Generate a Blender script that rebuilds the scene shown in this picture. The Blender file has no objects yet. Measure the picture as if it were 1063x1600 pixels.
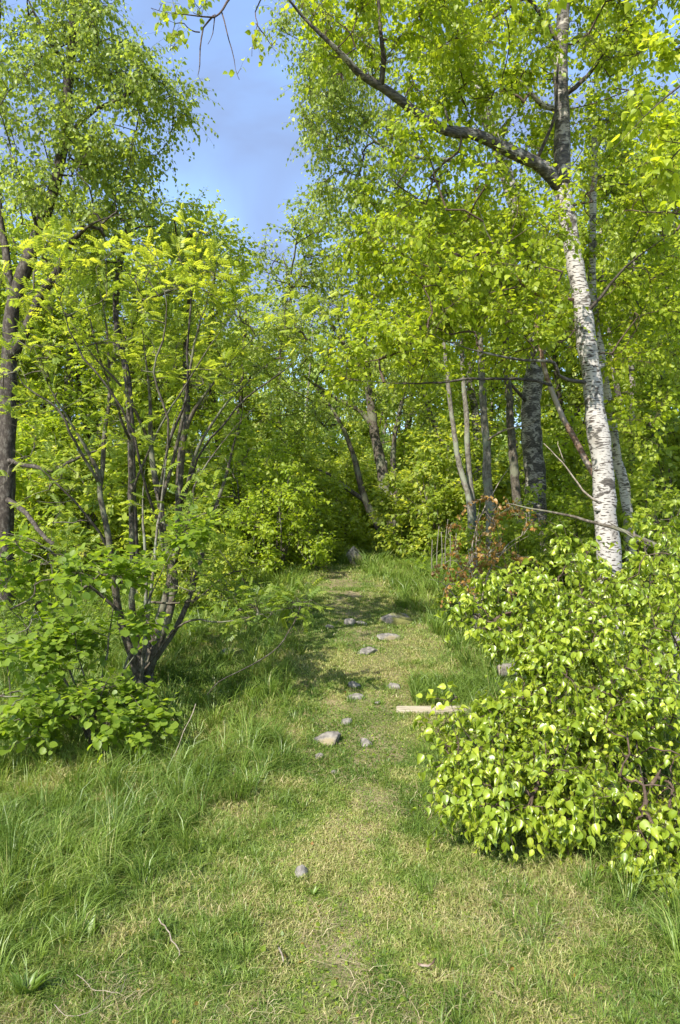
import bpy, math, random
import numpy as np
from mathutils import Vector

# ------------------------------------------------------------------ camera, sky, sun, exposure
scene = bpy.context.scene
FPX, CX, HY, CAMZ = 1067.0, 531.5, 820.0, 1.6       # focal length in photo pixels, image centre, horizon row, eye height
cd = bpy.data.cameras.new('camera'); cam = bpy.data.objects.new('camera', cd); scene.collection.objects.link(cam)
cam.location = (0, 0, CAMZ); cam.rotation_euler = (math.pi/2, 0, 0)
cd.sensor_fit = 'VERTICAL'; cd.sensor_height = 36; cd.sensor_width = 24; cd.lens = 24.0
cd.shift_y = (HY-800)/1600.0; cd.clip_end = 600; cd.clip_start = 0.05
scene.camera = cam

SUN_FROM = Vector((-0.50, -0.72, 0.84)).normalized()
world = bpy.data.worlds.new('World'); scene.world = world; world.use_nodes = True
wn, wl = world.node_tree.nodes, world.node_tree.links
bg = wn['Background']
sky = wn.new('ShaderNodeTexSky'); sky.sky_type = 'NISHITA'; sky.sun_disc = False
sky.sun_elevation = math.asin(SUN_FROM.z); sky.sun_rotation = math.atan2(SUN_FROM.x, SUN_FROM.y)
sky.air_density = 1.0; sky.dust_density = 0.6; sky.ozone_density = 3.0
tc = wn.new('ShaderNodeTexCoord'); mp = wn.new('ShaderNodeMapping'); mp.inputs['Scale'].default_value = (1.2, 1.2, 3.0)
nz = wn.new('ShaderNodeTexNoise'); nz.inputs['Scale'].default_value = 1.9; nz.inputs['Detail'].default_value = 5; nz.inputs['Distortion'].default_value = 0.6
cr = wn.new('ShaderNodeValToRGB'); cr.color_ramp.elements[0].position = 0.40; cr.color_ramp.elements[1].position = 0.64
cr.color_ramp.elements[0].color = (0.28, 0.28, 0.28, 1); cr.color_ramp.elements[1].color = (1, 1, 1, 1)
mx = wn.new('ShaderNodeMix'); mx.data_type = 'RGBA'; mx.inputs['B'].default_value = (.70, .92, 1.50, 1)
wl.new(tc.outputs['Generated'], mp.inputs['Vector']); wl.new(mp.outputs['Vector'], nz.inputs['Vector'])
wl.new(nz.outputs['Fac'], cr.inputs['Fac']); wl.new(cr.outputs['Color'], mx.inputs['Factor'])
wl.new(sky.outputs['Color'], mx.inputs['A']); wl.new(mx.outputs['Result'], bg.inputs['Color'])
bg.inputs['Strength'].default_value = 0.15
ld = bpy.data.lights.new('sun', 'SUN'); ld.energy = 3.0; ld.angle = math.radians(0.53); ld.color = (1.0, 0.95, 0.86)
sun = bpy.data.objects.new('sun', ld); scene.collection.objects.link(sun)
sun.rotation_euler = SUN_FROM.to_track_quat('Z', 'Y').to_euler(); sun.location = SUN_FROM*50
vs = scene.view_settings; vs.view_transform = 'Standard'; vs.look = 'None'; vs.gamma = 1; vs.use_curve_mapping = False
vs.exposure = 1.70
scene.cycles.max_bounces = 7; scene.cycles.diffuse_bounces = 4; scene.cycles.transmission_bounces = 4
scene.cycles.glossy_bounces = 2; scene.cycles.caustics_reflective = False; scene.cycles.caustics_refractive = False

rng = np.random.default_rng(7)
random.seed(7)
COL = scene.collection

# ------------------------------------------------------------------ terrain
PY = np.array([-40, -2, 0, 2.2, 3.05, 4.5, 4.9, 5.8, 7.0, 8.5, 9.6, 12, 16, 25, 45, 140.])
PZ = np.array([-.5, -.05, 0, 0, .03, .17, .25, .40, .60, .82, .92, .94, .90, .95, 1.3, 1.5])
_gy = np.linspace(-40, 140, 3601); _gz = np.interp(_gy, PY, PZ)
_k = np.hanning(15); _k /= _k.sum(); _gz = np.convolve(np.pad(_gz, 7, mode='edge'), _k, mode='valid')
def vnoise(x, y, s, seed):
    x = np.asarray(x, float)/s + seed*17.3; y = np.asarray(y, float)/s + seed*9.7
    xi = np.floor(x); yi = np.floor(y); fx = x-xi; fy = y-yi
    fx = fx*fx*(3-2*fx); fy = fy*fy*(3-2*fy)
    def h(a, b):
        v = np.sin(a*127.1+b*311.7+seed*74.7)*43758.5453; return v-np.floor(v)
    return (h(xi, yi)*(1-fx)+h(xi+1, yi)*fx)*(1-fy)+(h(xi, yi+1)*(1-fx)+h(xi+1, yi+1)*fx)*fy
def path_x(y):
    return np.interp(y, [0, 2.3, 3.3, 4.8, 5.6, 7, 8.3, 9.5, 11, 13, 16], [-.02, 0, .09, .25, .31, .20, .07, .02, -.35, -1.1, -2.6])
def path_w(y):
    return np.interp(y, [0, 2.3, 3.3, 4.8, 5.6, 7, 8.3, 9.5, 12, 16], [.20, .20, .22, .34, .44, .42, .28, .18, .15, .15])
def terr(x, y):
    x = np.asarray(x, float); y = np.asarray(y, float)
    z = np.interp(y, _gy, _gz)
    px = path_x(y); u = x-px
    w = np.clip((y-1)/4, 0, 1)
    z = z - 0.16*w*np.clip((-u-.7)/1.6, 0, 1) + 0.10*w*np.clip((u-.8)/1.2, 0, 1)
    off = np.clip((np.abs(u)-.25)/.5, 0, 1)
    z = z + off*(0.07*(vnoise(x, y, .9, 1)-.5) + 0.035*(vnoise(x, y, .35, 2)-.5)) + .02*(vnoise(x, y, .22, 3)-.5)
    z = z + np.clip((np.abs(x)-6)/20, 0, 1)*0.9*(vnoise(x, y, 7, 4)-.3)
    return z
def W(px, py, d):                       # photo pixel + distance -> point in the world
    return np.array([(px-CX)/FPX*d, d, CAMZ+(HY-py)/FPX*d])
def WL(pts, dflt=None):
    return np.array([W(p[0], p[1], p[2] if len(p) > 2 else dflt) for p in pts])
def onground(px, d):
    x = (px-CX)/FPX*d
    return np.array([x, d, float(terr(x, d))])

# ------------------------------------------------------------------ materials
def new_mat(name):
    m = bpy.data.materials.new(name); m.use_nodes = True
    return m, m.node_tree.nodes, m.node_tree.links
def ramp(nodes, stops):
    r = nodes.new('ShaderNodeValToRGB'); e = r.color_ramp.elements
    while len(e) < len(stops): e.new(0.5)
    for i, (p, c) in enumerate(stops): e[i].position = p; e[i].color = (*c, 1)
    return r
def leaf_mat(name, stops, trans=0.5, rough=0.45, spec=0.4, tmul=2.0):
    m, n, l = new_mat(name); p = n['Principled BSDF']
    at = n.new('ShaderNodeAttribute'); at.attribute_name = 'rnd'
    r = ramp(n, stops); l.new(at.outputs['Fac'], r.inputs['Fac'])
    l.new(r.outputs['Color'], p.inputs['Base Color'])
    p.inputs['Roughness'].default_value = rough; p.inputs['Specular IOR Level'].default_value = spec
    tr = n.new('ShaderNodeBsdfTranslucent'); mul = n.new('ShaderNodeMix'); mul.data_type = 'RGBA'; mul.blend_type = 'MULTIPLY'
    mul.inputs['Factor'].default_value = 1; mul.inputs['B'].default_value = (tmul*1.05, tmul, tmul*.45, 1)
    l.new(r.outputs['Color'], mul.inputs['A']); l.new(mul.outputs['Result'], tr.inputs['Color'])
    mixs = n.new('ShaderNodeMixShader'); mixs.inputs[0].default_value = trans
    l.new(p.outputs[0], mixs.inputs[1]); l.new(tr.outputs[0], mixs.inputs[2]); l.new(mixs.outputs[0], n['Material Output'].inputs['Surface'])
    return m
M = {}
M['birch_leaf'] = leaf_mat('birch_leaf', [(0, (0.148, 0.220, 0.020)), (.5, (0.249, 0.319, 0.026)), (.85, (0.360, 0.418, 0.037)), (1, (0.478, 0.440, 0.044))])
M['shrub_leaf'] = leaf_mat('shrub_leaf', [(0, (0.125, 0.202, 0.018)), (.55, (0.249, 0.325, 0.027)), (1, (0.425, 0.470, 0.050))], rough=.34, spec=.6, trans=.34)
M['fine_leaf'] = leaf_mat('fine_leaf', [(0, (0.157, 0.220, 0.044)), (.6, (0.252, 0.319, 0.061)), (1, (0.345, 0.407, 0.077))])
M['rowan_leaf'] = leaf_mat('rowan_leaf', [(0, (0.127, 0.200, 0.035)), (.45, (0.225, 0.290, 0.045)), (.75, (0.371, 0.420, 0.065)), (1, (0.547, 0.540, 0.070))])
M['hazel_leaf'] = leaf_mat('hazel_leaf', [(0, (0.103, 0.176, 0.022)), (.6, (0.204, 0.286, 0.031)), (1, (0.341, 0.429, 0.050))])
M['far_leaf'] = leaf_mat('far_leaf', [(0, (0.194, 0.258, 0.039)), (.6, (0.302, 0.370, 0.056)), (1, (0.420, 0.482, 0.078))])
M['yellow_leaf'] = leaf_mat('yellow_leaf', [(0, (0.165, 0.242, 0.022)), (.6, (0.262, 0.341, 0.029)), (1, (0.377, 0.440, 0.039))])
M['hazed_leaf'] = leaf_mat('hazed_leaf', [(0, (0.229, 0.308, 0.088)), (.6, (0.329, 0.418, 0.121)), (1, (0.428, 0.517, 0.154))])  # distance haze painted into the leaf colour: paler, greyer green for far trees
M['withered'] = leaf_mat('withered_leaf', [(0, (.17, .085, .02)), (.6, (.33, .18, .04)), (1, (.42, .29, .07))], trans=.3, tmul=1.2)
M['grass'] = leaf_mat('grass_blade', [(0, (.085, .155, .022)), (.35, (.15, .225, .034)), (.62, (.23, .30, .06)), (.80, (.30, .34, .09)), (1, (.44, .38, .18))], trans=.3, rough=.5, spec=.4, tmul=1.6)
M['tall_grass'] = leaf_mat('tall_grass_blade', [(0, (.085, .15, .024)), (.5, (.155, .235, .035)), (.9, (.25, .33, .06)), (1, (.40, .38, .14))], trans=.3, rough=.42, spec=.45, tmul=1.6)
M['straw'] = leaf_mat('straw', [(0, (.20, .15, .07)), (.5, (.36, .29, .15)), (1, (.52, .45, .27))], trans=.15, tmul=1.1)

def bark_mat(name, base, dark, light, sc=(9, 9, 22), rough=.85, bump=.5, patch=None):
    m, n, l = new_mat(name); p = n['Principled BSDF']; p.inputs['Roughness'].default_value = rough
    p.inputs['Specular IOR Level'].default_value = .25
    t = n.new('ShaderNodeTexCoord'); mpn = n.new('ShaderNodeMapping'); mpn.inputs['Scale'].default_value = sc
    a = n.new('ShaderNodeTexNoise'); a.inputs['Scale'].default_value = 3; a.inputs['Detail'].default_value = 6; a.inputs['Roughness'].default_value = .7
    l.new(t.outputs['Object'], mpn.inputs['Vector']); l.new(mpn.outputs['Vector'], a.inputs['Vector'])
    r = ramp(n, [(.32, dark), (.5, base), (.70, light)]); l.new(a.outputs['Fac'], r.inputs['Fac'])
    out = r.outputs['Color']
    if patch:
        b = n.new('ShaderNodeTexNoise'); b.inputs['Scale'].default_value = 4.5; b.inputs['Detail'].default_value = 4
        l.new(t.outputs['Object'], b.inputs['Vector'])
        rr = ramp(n, [(.52, (0, 0, 0)), (.60, (1, 1, 1))]); l.new(b.outputs['Fac'], rr.inputs['Fac'])
        mm = n.new('ShaderNodeMix'); mm.data_type = 'RGBA'; mm.inputs['B'].default_value = (*patch, 1)
        l.new(rr.outputs['Color'], mm.inputs['Factor']); l.new(out, mm.inputs['A']); out = mm.outputs['Result']
    l.new(out, p.inputs['Base Color'])
    bp = n.new('ShaderNodeBump'); bp.inputs['Strength'].default_value = bump; bp.inputs['Distance'].default_value = .01
    l.new(a.outputs['Fac'], bp.inputs['Height']); l.new(bp.outputs['Normal'], p.inputs['Normal'])
    return m
def birch_mat(name, dash=.60, scars=.62, white=(.74, .70, .64), old=None):
    """white papery bark: short horizontal dark lenticels, larger dark scars, blackened fissured parts (old)"""
    m, n, l = new_mat(name); p = n['Principled BSDF']; p.inputs['Roughness'].default_value = .62
    p.inputs['Specular IOR Level'].default_value = .3
    t = n.new('ShaderNodeTexCoord')
    def noise(sc, scale, det=3, dist=0.0):
        q = n.new('ShaderNodeMapping'); q.inputs['Scale'].default_value = sc; l.new(t.outputs['Object'], q.inputs['Vector'])
        a = n.new('ShaderNodeTexNoise'); a.inputs['Scale'].default_value = scale; a.inputs['Detail'].default_value = det; a.inputs['Distortion'].default_value = dist
        l.new(q.outputs['Vector'], a.inputs['Vector']); return a
    tint = noise((3, 3, 1.2), 2.2, 5)
    base = ramp(n, [(.3, (white[0]*.62, white[1]*.58, white[2]*.52)), (.48, white), (.75, (min(.85, white[0]*1.1), white[1]*1.08, white[2]*1.05))])
    l.new(tint.outputs['Fac'], base.inputs['Fac'])
    lent = noise((1, 1, 4.6), 21, 1.5)
    r1 = ramp(n, [(dash-.025, (0, 0, 0)), (dash+.015, (1, 1, 1))]); l.new(lent.outputs['Fac'], r1.inputs['Fac'])
    m1 = n.new('ShaderNodeMix'); m1.data_type = 'RGBA'; m1.inputs['B'].default_value = (.07, .055, .045, 1)
    l.new(r1.outputs['Color'], m1.inputs['Factor']); l.new(base.outputs['Color'], m1.inputs['A'])
    sc = noise((1, 1, 1.6), 7.0, 7, .3)
    r2 = ramp(n, [(scars, (0, 0, 0)), (scars+.05, (1, 1, 1))]); l.new(sc.outputs['Fac'], r2.inputs['Fac'])
    dk = ramp(n, [(.35, (.035, .03, .026)), (.65, (.13, .115, .095))]); l.new(lent.outputs['Fac'], dk.inputs['Fac'])
    m2 = n.new('ShaderNodeMix'); m2.data_type = 'RGBA'
    l.new(r2.outputs['Color'], m2.inputs['Factor']); l.new(m1.outputs['Result'], m2.inputs['A']); l.new(dk.outputs['Color'], m2.inputs['B'])
    out = m2.outputs['Result']
    if old:                               # bark that turns dark and rough above a given height of the trunk (a real change of bark)
        sp = n.new('ShaderNodeSeparateXYZ'); l.new(t.outputs['Object'], sp.inputs[0])
        add = n.new('ShaderNodeMath'); add.operation = 'MULTIPLY_ADD'; add.inputs[1].default_value = 1.1; l.new(sc.outputs['Fac'], add.inputs[0]); l.new(sp.outputs['Z'], add.inputs[2])
        mr = n.new('ShaderNodeMapRange'); mr.inputs['From Min'].default_value = old[0]; mr.inputs['From Max'].default_value = old[1]
        l.new(add.outputs[0], mr.inputs['Value'])
        m3 = n.new('ShaderNodeMix'); m3.data_type = 'RGBA'; l.new(mr.outputs[0], m3.inputs['Factor'])
        l.new(out, m3.inputs['A']); l.new(dk.outputs['Color'], m3.inputs['B']); out = m3.outputs['Result']
    l.new(out, p.inputs['Base Color'])
    bp = n.new('ShaderNodeBump'); bp.inputs['Strength'].default_value = .55; bp.inputs['Distance'].default_value = .008
    inv = n.new('ShaderNodeMath'); inv.operation = 'SUBTRACT'; l.new(sc.outputs['Fac'], inv.inputs[0]); l.new(r1.outputs['Color'], inv.inputs[1])
    l.new(inv.outputs[0], bp.inputs['Height']); l.new(bp.outputs['Normal'], p.inputs['Normal'])
    return m
M['birch'] = birch_mat('white_birch_bark', dash=.585, scars=.58, white=(.40, .375, .34))
M['birch_limb'] = birch_mat('dark_birch_limb_bark', dash=.58, scars=.42, white=(.30, .275, .235))
M['birch_old'] = birch_mat('old_birch_bark', dash=.55, scars=.47, white=(.36, .33, .28))
M['bark_dark'] = bark_mat('dark_bark', (.055, .044, .034), (.02, .017, .014), (.16, .145, .12), sc=(9, 9, 5))
M['bark_grey'] = bark_mat('grey_bark', (.15, .135, .105), (.05, .043, .033), (.28, .26, .22), sc=(12, 12, 8), patch=(.22, .23, .17))
M['bark_rowan'] = bark_mat('rowan_bark', (.085, .07, .05), (.03, .025, .018), (.20, .18, .145), sc=(14, 14, 9), patch=(.15, .15, .10))
M['bark_red'] = bark_mat('peeling_bark', (.20, .12, .08), (.08, .05, .035), (.36, .29, .23), sc=(4, 4, 14), patch=(.34, .29, .24))
M['twig'] = bark_mat('twig_bark', (.085, .058, .042), (.045, .03, .024), (.15, .11, .08))
M['dead_wood'] = bark_mat('dead_wood', (.27, .22, .165), (.11, .085, .06), (.42, .37, .30), sc=(14, 14, 14))

def rock_mat(name, moss=.5, mosscol=(.13, .16, .03)):
    m, n, l = new_mat(name); p = n['Principled BSDF']; p.inputs['Roughness'].default_value = .9
    t = n.new('ShaderNodeTexCoord')
    a = n.new('ShaderNodeTexNoise'); a.inputs['Scale'].default_value = 22; a.inputs['Detail'].default_value = 8; l.new(t.outputs['Object'], a.inputs['Vector'])
    v = n.new('ShaderNodeTexNoise'); v.inputs['Scale'].default_value = 6; v.inputs['Detail'].default_value = 5; l.new(t.outputs['Object'], v.inputs['Vector'])
    r = ramp(n, [(.3, (.06, .056, .052)), (.48, (.165, .148, .125)), (.62, (.25, .228, .195)), (.75, (.36, .335, .295))]); l.new(a.outputs['Fac'], r.inputs['Fac'])
    r2 = ramp(n, [(moss, (0, 0, 0)), (moss+.1, (1, 1, 1))]); l.new(v.outputs['Fac'], r2.inputs['Fac'])
    mm = n.new('ShaderNodeMix'); mm.data_type = 'RGBA'; l.new(r2.outputs['Color'], mm.inputs['Factor'])
    l.new(r.outputs['Color'], mm.inputs['A']); mm.inputs['B'].default_value = (*mosscol, 1); l.new(mm.outputs['Result'], p.inputs['Base Color'])
    bp = n.new('ShaderNodeBump'); bp.inputs['Strength'].default_value = .8; bp.inputs['Distance'].default_value = .012
    l.new(a.outputs['Fac'], bp.inputs['Height']); l.new(bp.outputs['Normal'], p.inputs['Normal'])
    return m
M['rock'] = rock_mat('grey_rock', .60)
M['rock_moss'] = rock_mat('mossy_rock', .42, (.15, .15, .04))
M['rock_lichen'] = rock_mat('tan_rock', .50, (.23, .19, .11))

M['rock_pale'] = M['rock'].copy(); M['rock_pale'].name = 'pale_rock'
for _n in M['rock_pale'].node_tree.nodes:
    if _n.type == 'VALTORGB' and _n.color_ramp.elements[0].color[0] > .03:
        for _e in _n.color_ramp.elements: _e.color = tuple(min(.5, c*1.15) for c in _e.color[:3])+(1,)

def ground_mat(name, stops, sc=1.0):
    m, n, l = new_mat(name); p = n['Principled BSDF']; p.inputs['Roughness'].default_value = .95; p.inputs['Specular IOR Level'].default_value = .15
    t = n.new('ShaderNodeTexCoord')
    a = n.new('ShaderNodeTexNoise'); a.inputs['Scale'].default_value = 2.3*sc; a.inputs['Detail'].default_value = 9; a.inputs['Roughness'].default_value = .68
    l.new(t.outputs['Object'], a.inputs['Vector'])
    f = n.new('ShaderNodeTexNoise'); f.inputs['Scale'].default_value = 90; f.inputs['Detail'].default_value = 3; l.new(t.outputs['Object'], f.inputs['Vector'])
    r = ramp(n, stops); l.new(a.outputs['Fac'], r.inputs['Fac'])
    mm = n.new('ShaderNodeMix'); mm.data_type = 'RGBA'; mm.blend_type = 'OVERLAY'; mm.inputs['Factor'].default_value = .8
    l.new(r.outputs['Color'], mm.inputs['A']); l.new(f.outputs['Fac'], mm.inputs['B']); l.new(mm.outputs['Result'], p.inputs['Base Color'])
    bp = n.new('ShaderNodeBump'); bp.inputs['Strength'].default_value = .7; bp.inputs['Distance'].default_value = .01
    l.new(f.outputs['Fac'], bp.inputs['Height']); l.new(bp.outputs['Normal'], p.inputs['Normal'])
    return m
M['ground'] = ground_mat('grassy_ground', [(.30, (.04, .065, .018)), (.45, (.09, .12, .03)), (.56, (.15, .14, .055)), (.68, (.22, .175, .09))])
M['path'] = ground_mat('trodden_path', [(.30, (.10, .105, .04)), (.44, (.14, .13, .055)), (.54, (.18, .15, .08)), (.68, (.24, .195, .12))], 1.6)

# ------------------------------------------------------------------ object helpers
def tagit(o, label=None, cat=None, group=None, kind=None):
    for k, v in (('label', label), ('category', cat), ('group', group), ('kind', kind)):
        if v: o[k] = v
    return o
def empty(name, loc, label, cat, group=None):
    o = bpy.data.objects.new(name, None); COL.objects.link(o); o.location = loc; o.empty_display_size = .2
    return tagit(o, label, cat, group)
def mesh_obj(name, verts, faces_flat, loop_tot, mat, parent=None, rnd=None, smooth=False, loc=None):
    """verts (n,3); faces_flat 1-D vertex ids; loop_tot 1-D corners per face; rnd: one value per face"""
    me = bpy.data.meshes.new(name)
    me.vertices.add(len(verts)); me.vertices.foreach_set('co', np.asarray(verts, np.float32).ravel())
    me.loops.add(len(faces_flat)); me.loops.foreach_set('vertex_index', np.asarray(faces_flat, np.int32))
    nf = len(loop_tot); st = np.zeros(nf, np.int32); st[1:] = np.cumsum(loop_tot)[:-1]
    me.polygons.add(nf); me.polygons.foreach_set('loop_start', st); me.polygons.foreach_set('loop_total', np.asarray(loop_tot, np.int32))
    if smooth: me.polygons.foreach_set('use_smooth', np.ones(nf, bool))
    if rnd is not None:
        a = me.attributes.new('rnd', 'FLOAT', 'FACE'); a.data.foreach_set('value', np.asarray(rnd, np.float32))
    me.update(calc_edges=True); me.materials.append(mat)
    o = bpy.data.objects.new(name, me); COL.objects.link(o)
    if parent is not None: o.parent = parent
    if loc is not None: o.location = loc
    return o
def copy_tree(root, loc, rz, sc, label):
    r = root.copy(); COL.objects.link(r); r.location = loc; r.rotation_euler = (0, 0, rz); r.scale = (sc, sc, sc) if np.isscalar(sc) else sc
    r['label'] = label
    for ch in list(root.children):
        c = ch.copy(); COL.objects.link(c); c.parent = r
    return r

class Tubes:
    def __init__(s): s.v = []; s.f = []; s.t = []; s.n = 0
    def add(s, P, R, sides=6, cap=True, rough=0.0):
        P = np.asarray(P, float); R = np.asarray(R, float); k = len(P)
        if k < 2: return
        T = np.gradient(P, axis=0); T /= np.linalg.norm(T, axis=1)[:, None]+1e-9
        ref = np.array([1., 0, 0]) if abs(T[0][0]) < .8 else np.array([0, 1., 0])
        u = np.cross(T[0], ref); u /= np.linalg.norm(u)
        U = np.empty((k, 3))
        for i in range(k):
            u = u-T[i]*np.dot(u, T[i]); u /= np.linalg.norm(u)+1e-9; U[i] = u
        V = np.cross(T, U)
        a = np.arange(sides)*2*math.pi/sides
        rr = R[:, None]*np.ones(sides)
        if rough: rr = rr*(1+rough*(rng.random((k, sides))-.5))
        ring = P[:, None, :]+rr[:, :, None]*(np.cos(a)[None, :, None]*U[:, None, :]+np.sin(a)[None, :, None]*V[:, None, :])
        s.v.append(ring.reshape(-1, 3))
        i = np.arange(k-1)[:, None]*sides; j = np.arange(sides)[None, :]; j2 = (j+1) % sides
        q = np.stack([i+j, i+j2, i+sides+j2, i+sides+j], -1).reshape(-1)+s.n
        s.f.append(q); s.t.append(np.full((k-1)*sides, 4))
        if cap:
            s.f.append(s.n+(k-1)*sides+np.arange(sides)); s.t.append(np.array([sides]))
            s.f.append(s.n+np.arange(sides)[::-1]); s.t.append(np.array([sides]))
        s.n += k*sides
    def prisms(s, P0, P1, P2, r):
        """many thin 3-sided two-piece twigs at once"""
        m = len(P0)
        if m == 0: return
        D = P2-P0; D /= np.linalg.norm(D, axis=1)[:, None]+1e-9
        ref = np.tile([.3, .2, .93], (m, 1)); U = np.cross(D, ref); U /= np.linalg.norm(U, axis=1)[:, None]+1e-9; V = np.cross(D, U)
        vs_ = []
        for P, f in ((P0, 1.), (P1, .75), (P2, .4)):
            for k in range(3):
                a = k*2.0944; vs_.append(P+(np.cos(a)*U+np.sin(a)*V)*(r*f)[:, None])
        s.v.append(np.stack(vs_, 1).reshape(-1, 3))
        q = []
        for b in (0, 3):
            for k in range(3):
                q += [b+k, b+(k+1) % 3, b+3+(k+1) % 3, b+3+k]
        q = np.array(q)[None, :]+np.arange(m)[:, None]*9+s.n
        s.f.append(q.reshape(-1)); s.t.append(np.full(m*6, 4)); s.n += m*9
    def build(s, name, mat, parent=None, smooth=True, loc=None):
        if not s.v: return None
        return mesh_obj(name, np.concatenate(s.v), np.concatenate(s.f), np.concatenate(s.t), mat, parent, smooth=smooth, loc=loc)

def spline(P, step=.1, jit=0.0):
    P = np.asarray(P, float)
    if len(P) == 2: Q = np.linspace(P[0], P[1], max(3, int(np.linalg.norm(P[1]-P[0])/step)+1))
    else:
        E = np.vstack([2*P[0]-P[1], P, 2*P[-1]-P[-2]]); out = []
        for i in range(1, len(E)-2):
            m = max(2, int(np.linalg.norm(E[i+1]-E[i])/step)+1); t = np.linspace(0, 1, m, endpoint=False)[:, None]
            a, b, c, d = E[i-1], E[i], E[i+1], E[i+2]
            out.append(.5*((2*b)+(-a+c)*t+(2*a-5*b+4*c-d)*t**2+(-a+3*b-3*c+d)*t**3))
        Q = np.vstack(out+[P[-1][None]])
    if jit:
        k = len(Q); n = rng.normal(0, jit, (k, 3)); n[0] = 0; n = (n+np.roll(n, 1, 0)+np.roll(n, -1, 0))/2; n[0] = 0
        Q = Q+n
    return Q

# leaf shapes: x across, y from stalk to tip, z normal (unit length 1)
def shape(verts, faces):
    return np.array(verts, float), faces
LEAF_FAR = shape([(0, 0, 0), (.36, .42, .09), (0, 1, -.08), (-.36, .42, .09)], [(0, 1, 2), (0, 2, 3)])
LEAF_MID = shape([(0, 0, 0), (.36, .22, .07), (.37, .50, .08), (0, 1, -.16), (-.37, .50, .08), (-.36, .22, .07), (0, .45, 0)],
                 [(0, 1, 2, 6), (6, 2, 3), (6, 3, 4), (0, 6, 4, 5)])
LEAF_NEAR = shape([(0, 0, 0), (.26, .05, .06), (.43, .26, .10), (.38, .52, .09), (.20, .78, .02), (0, 1.05, -.20),
                   (-.20, .78, .02), (-.38, .52, .09), (-.43, .26, .10), (-.26, .05, .06), (0, .28, -.01), (0, .55, -.02), (0, .80, -.07)],
                  [(0, 1, 2, 10), (10, 2, 3, 11), (11, 3, 4, 12), (12, 4, 5), (0, 10, 8, 9), (10, 11, 7, 8), (11, 12, 6, 7), (12, 5, 6)])
LEAF_BUSH = (LEAF_NEAR[0]*np.array([.80, 1, 1.9]), LEAF_NEAR[1])
LEAF_ROUND = shape([(0, 0, 0), (.30, -.04, .05), (.50, .22, .10), (.50, .55, .08), (.30, .85, .02), (0, 1.0, -.12),
                    (-.30, .85, .02), (-.50, .55, .08), (-.50, .22, .10), (-.30, -.04, .05), (0, .45, -.03)],
                   [(0, 1, 2, 10), (10, 2, 3), (10, 3, 4), (10, 4, 5), (10, 5, 6), (10, 6, 7), (10, 7, 8), (0, 10, 8, 9)])
def pinnate(pairs=5):
    v = []; f = []
    def lf(x, y, ang, L, w, dz):
        ca, sa = math.cos(ang), math.sin(ang); b = len(v)
        for (u, s, z) in ((0, 0, 0), (.45, w, .03), (1, 0, -.04), (.45, -w, .03)):
            v.append((x+L*u*sa+s*ca*1.0, y+L*u*ca-s*sa, dz+z-.10*L*u*2))
        f.extend([(b, b+1, b+2), (b, b+2, b+3)])
    for i in range(pairs):
        y = .22+.62*i/(pairs-1); L = .34*(1-.25*abs(i-2)/pairs)
        dz = -.18*(y-.2)**2
        for s in (-1, 1): lf(0, y, s*1.12, L, .088, dz)
    lf(0, .88, 0, .30, .09, -.18*.68**2)
    b = len(v); v += [(-.008, 0, 0), (.008, 0, 0), (.006, .9, -.12), (-.006, .9, -.12)]; f.append((b, b+1, b+2, b+3))
    return shape(v, f)
LEAF_ROWAN = pinnate()
def rnd_dirs(n):
    v = rng.normal(size=(n, 3)); return v/(np.linalg.norm(v, axis=1)[:, None]+1e-9)
def leaves_mesh(name, P, A, N, S, val, tpl, mat, parent=None, loc=None, kindstuff=None):
    """P positions, A leaf axis, N normal, S size, val colour value 0..1"""
    A = A/(np.linalg.norm(A, axis=1)[:, None]+1e-9)
    X = np.cross(A, N); X /= np.linalg.norm(X, axis=1)[:, None]+1e-9; Nn = np.cross(X, A)
    tv, tf = tpl; m = len(P); k = len(tv)
    curl = rng.uniform(.3, 1.8, m); wid = rng.uniform(.85, 1.15, m)
    V = P[:, None, :]+S[:, None, None]*((tv[:, 0][None, :]*wid[:, None])[:, :, None]*X[:, None, :]+tv[:, 1][None, :, None]*A[:, None, :]
                                      + (tv[:, 2][None, :]*curl[:, None])[:, :, None]*Nn[:, None, :])
    flat = np.array([i for f in tf for i in f]); tot = np.array([len(f) for f in tf])
    F = (flat[None, :]+np.arange(m)[:, None]*k).reshape(-1); T = np.tile(tot, m)
    return mesh_obj(name, V.reshape(-1, 3), F, T, mat, parent, rnd=np.repeat(np.clip(val, 0, 1), len(tf)), loc=loc)

def ell(px, py, d, rx, ry, rd, n, power=.45):
    """n points in an ellipsoid given in photo pixels (rx, ry) and metres (rd)"""
    c = W(px, py, d); v = rnd_dirs(n)*(rng.random(n)**power)[:, None]
    return c+v*np.array([rx/FPX*d, rd, ry/FPX*d])

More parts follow.
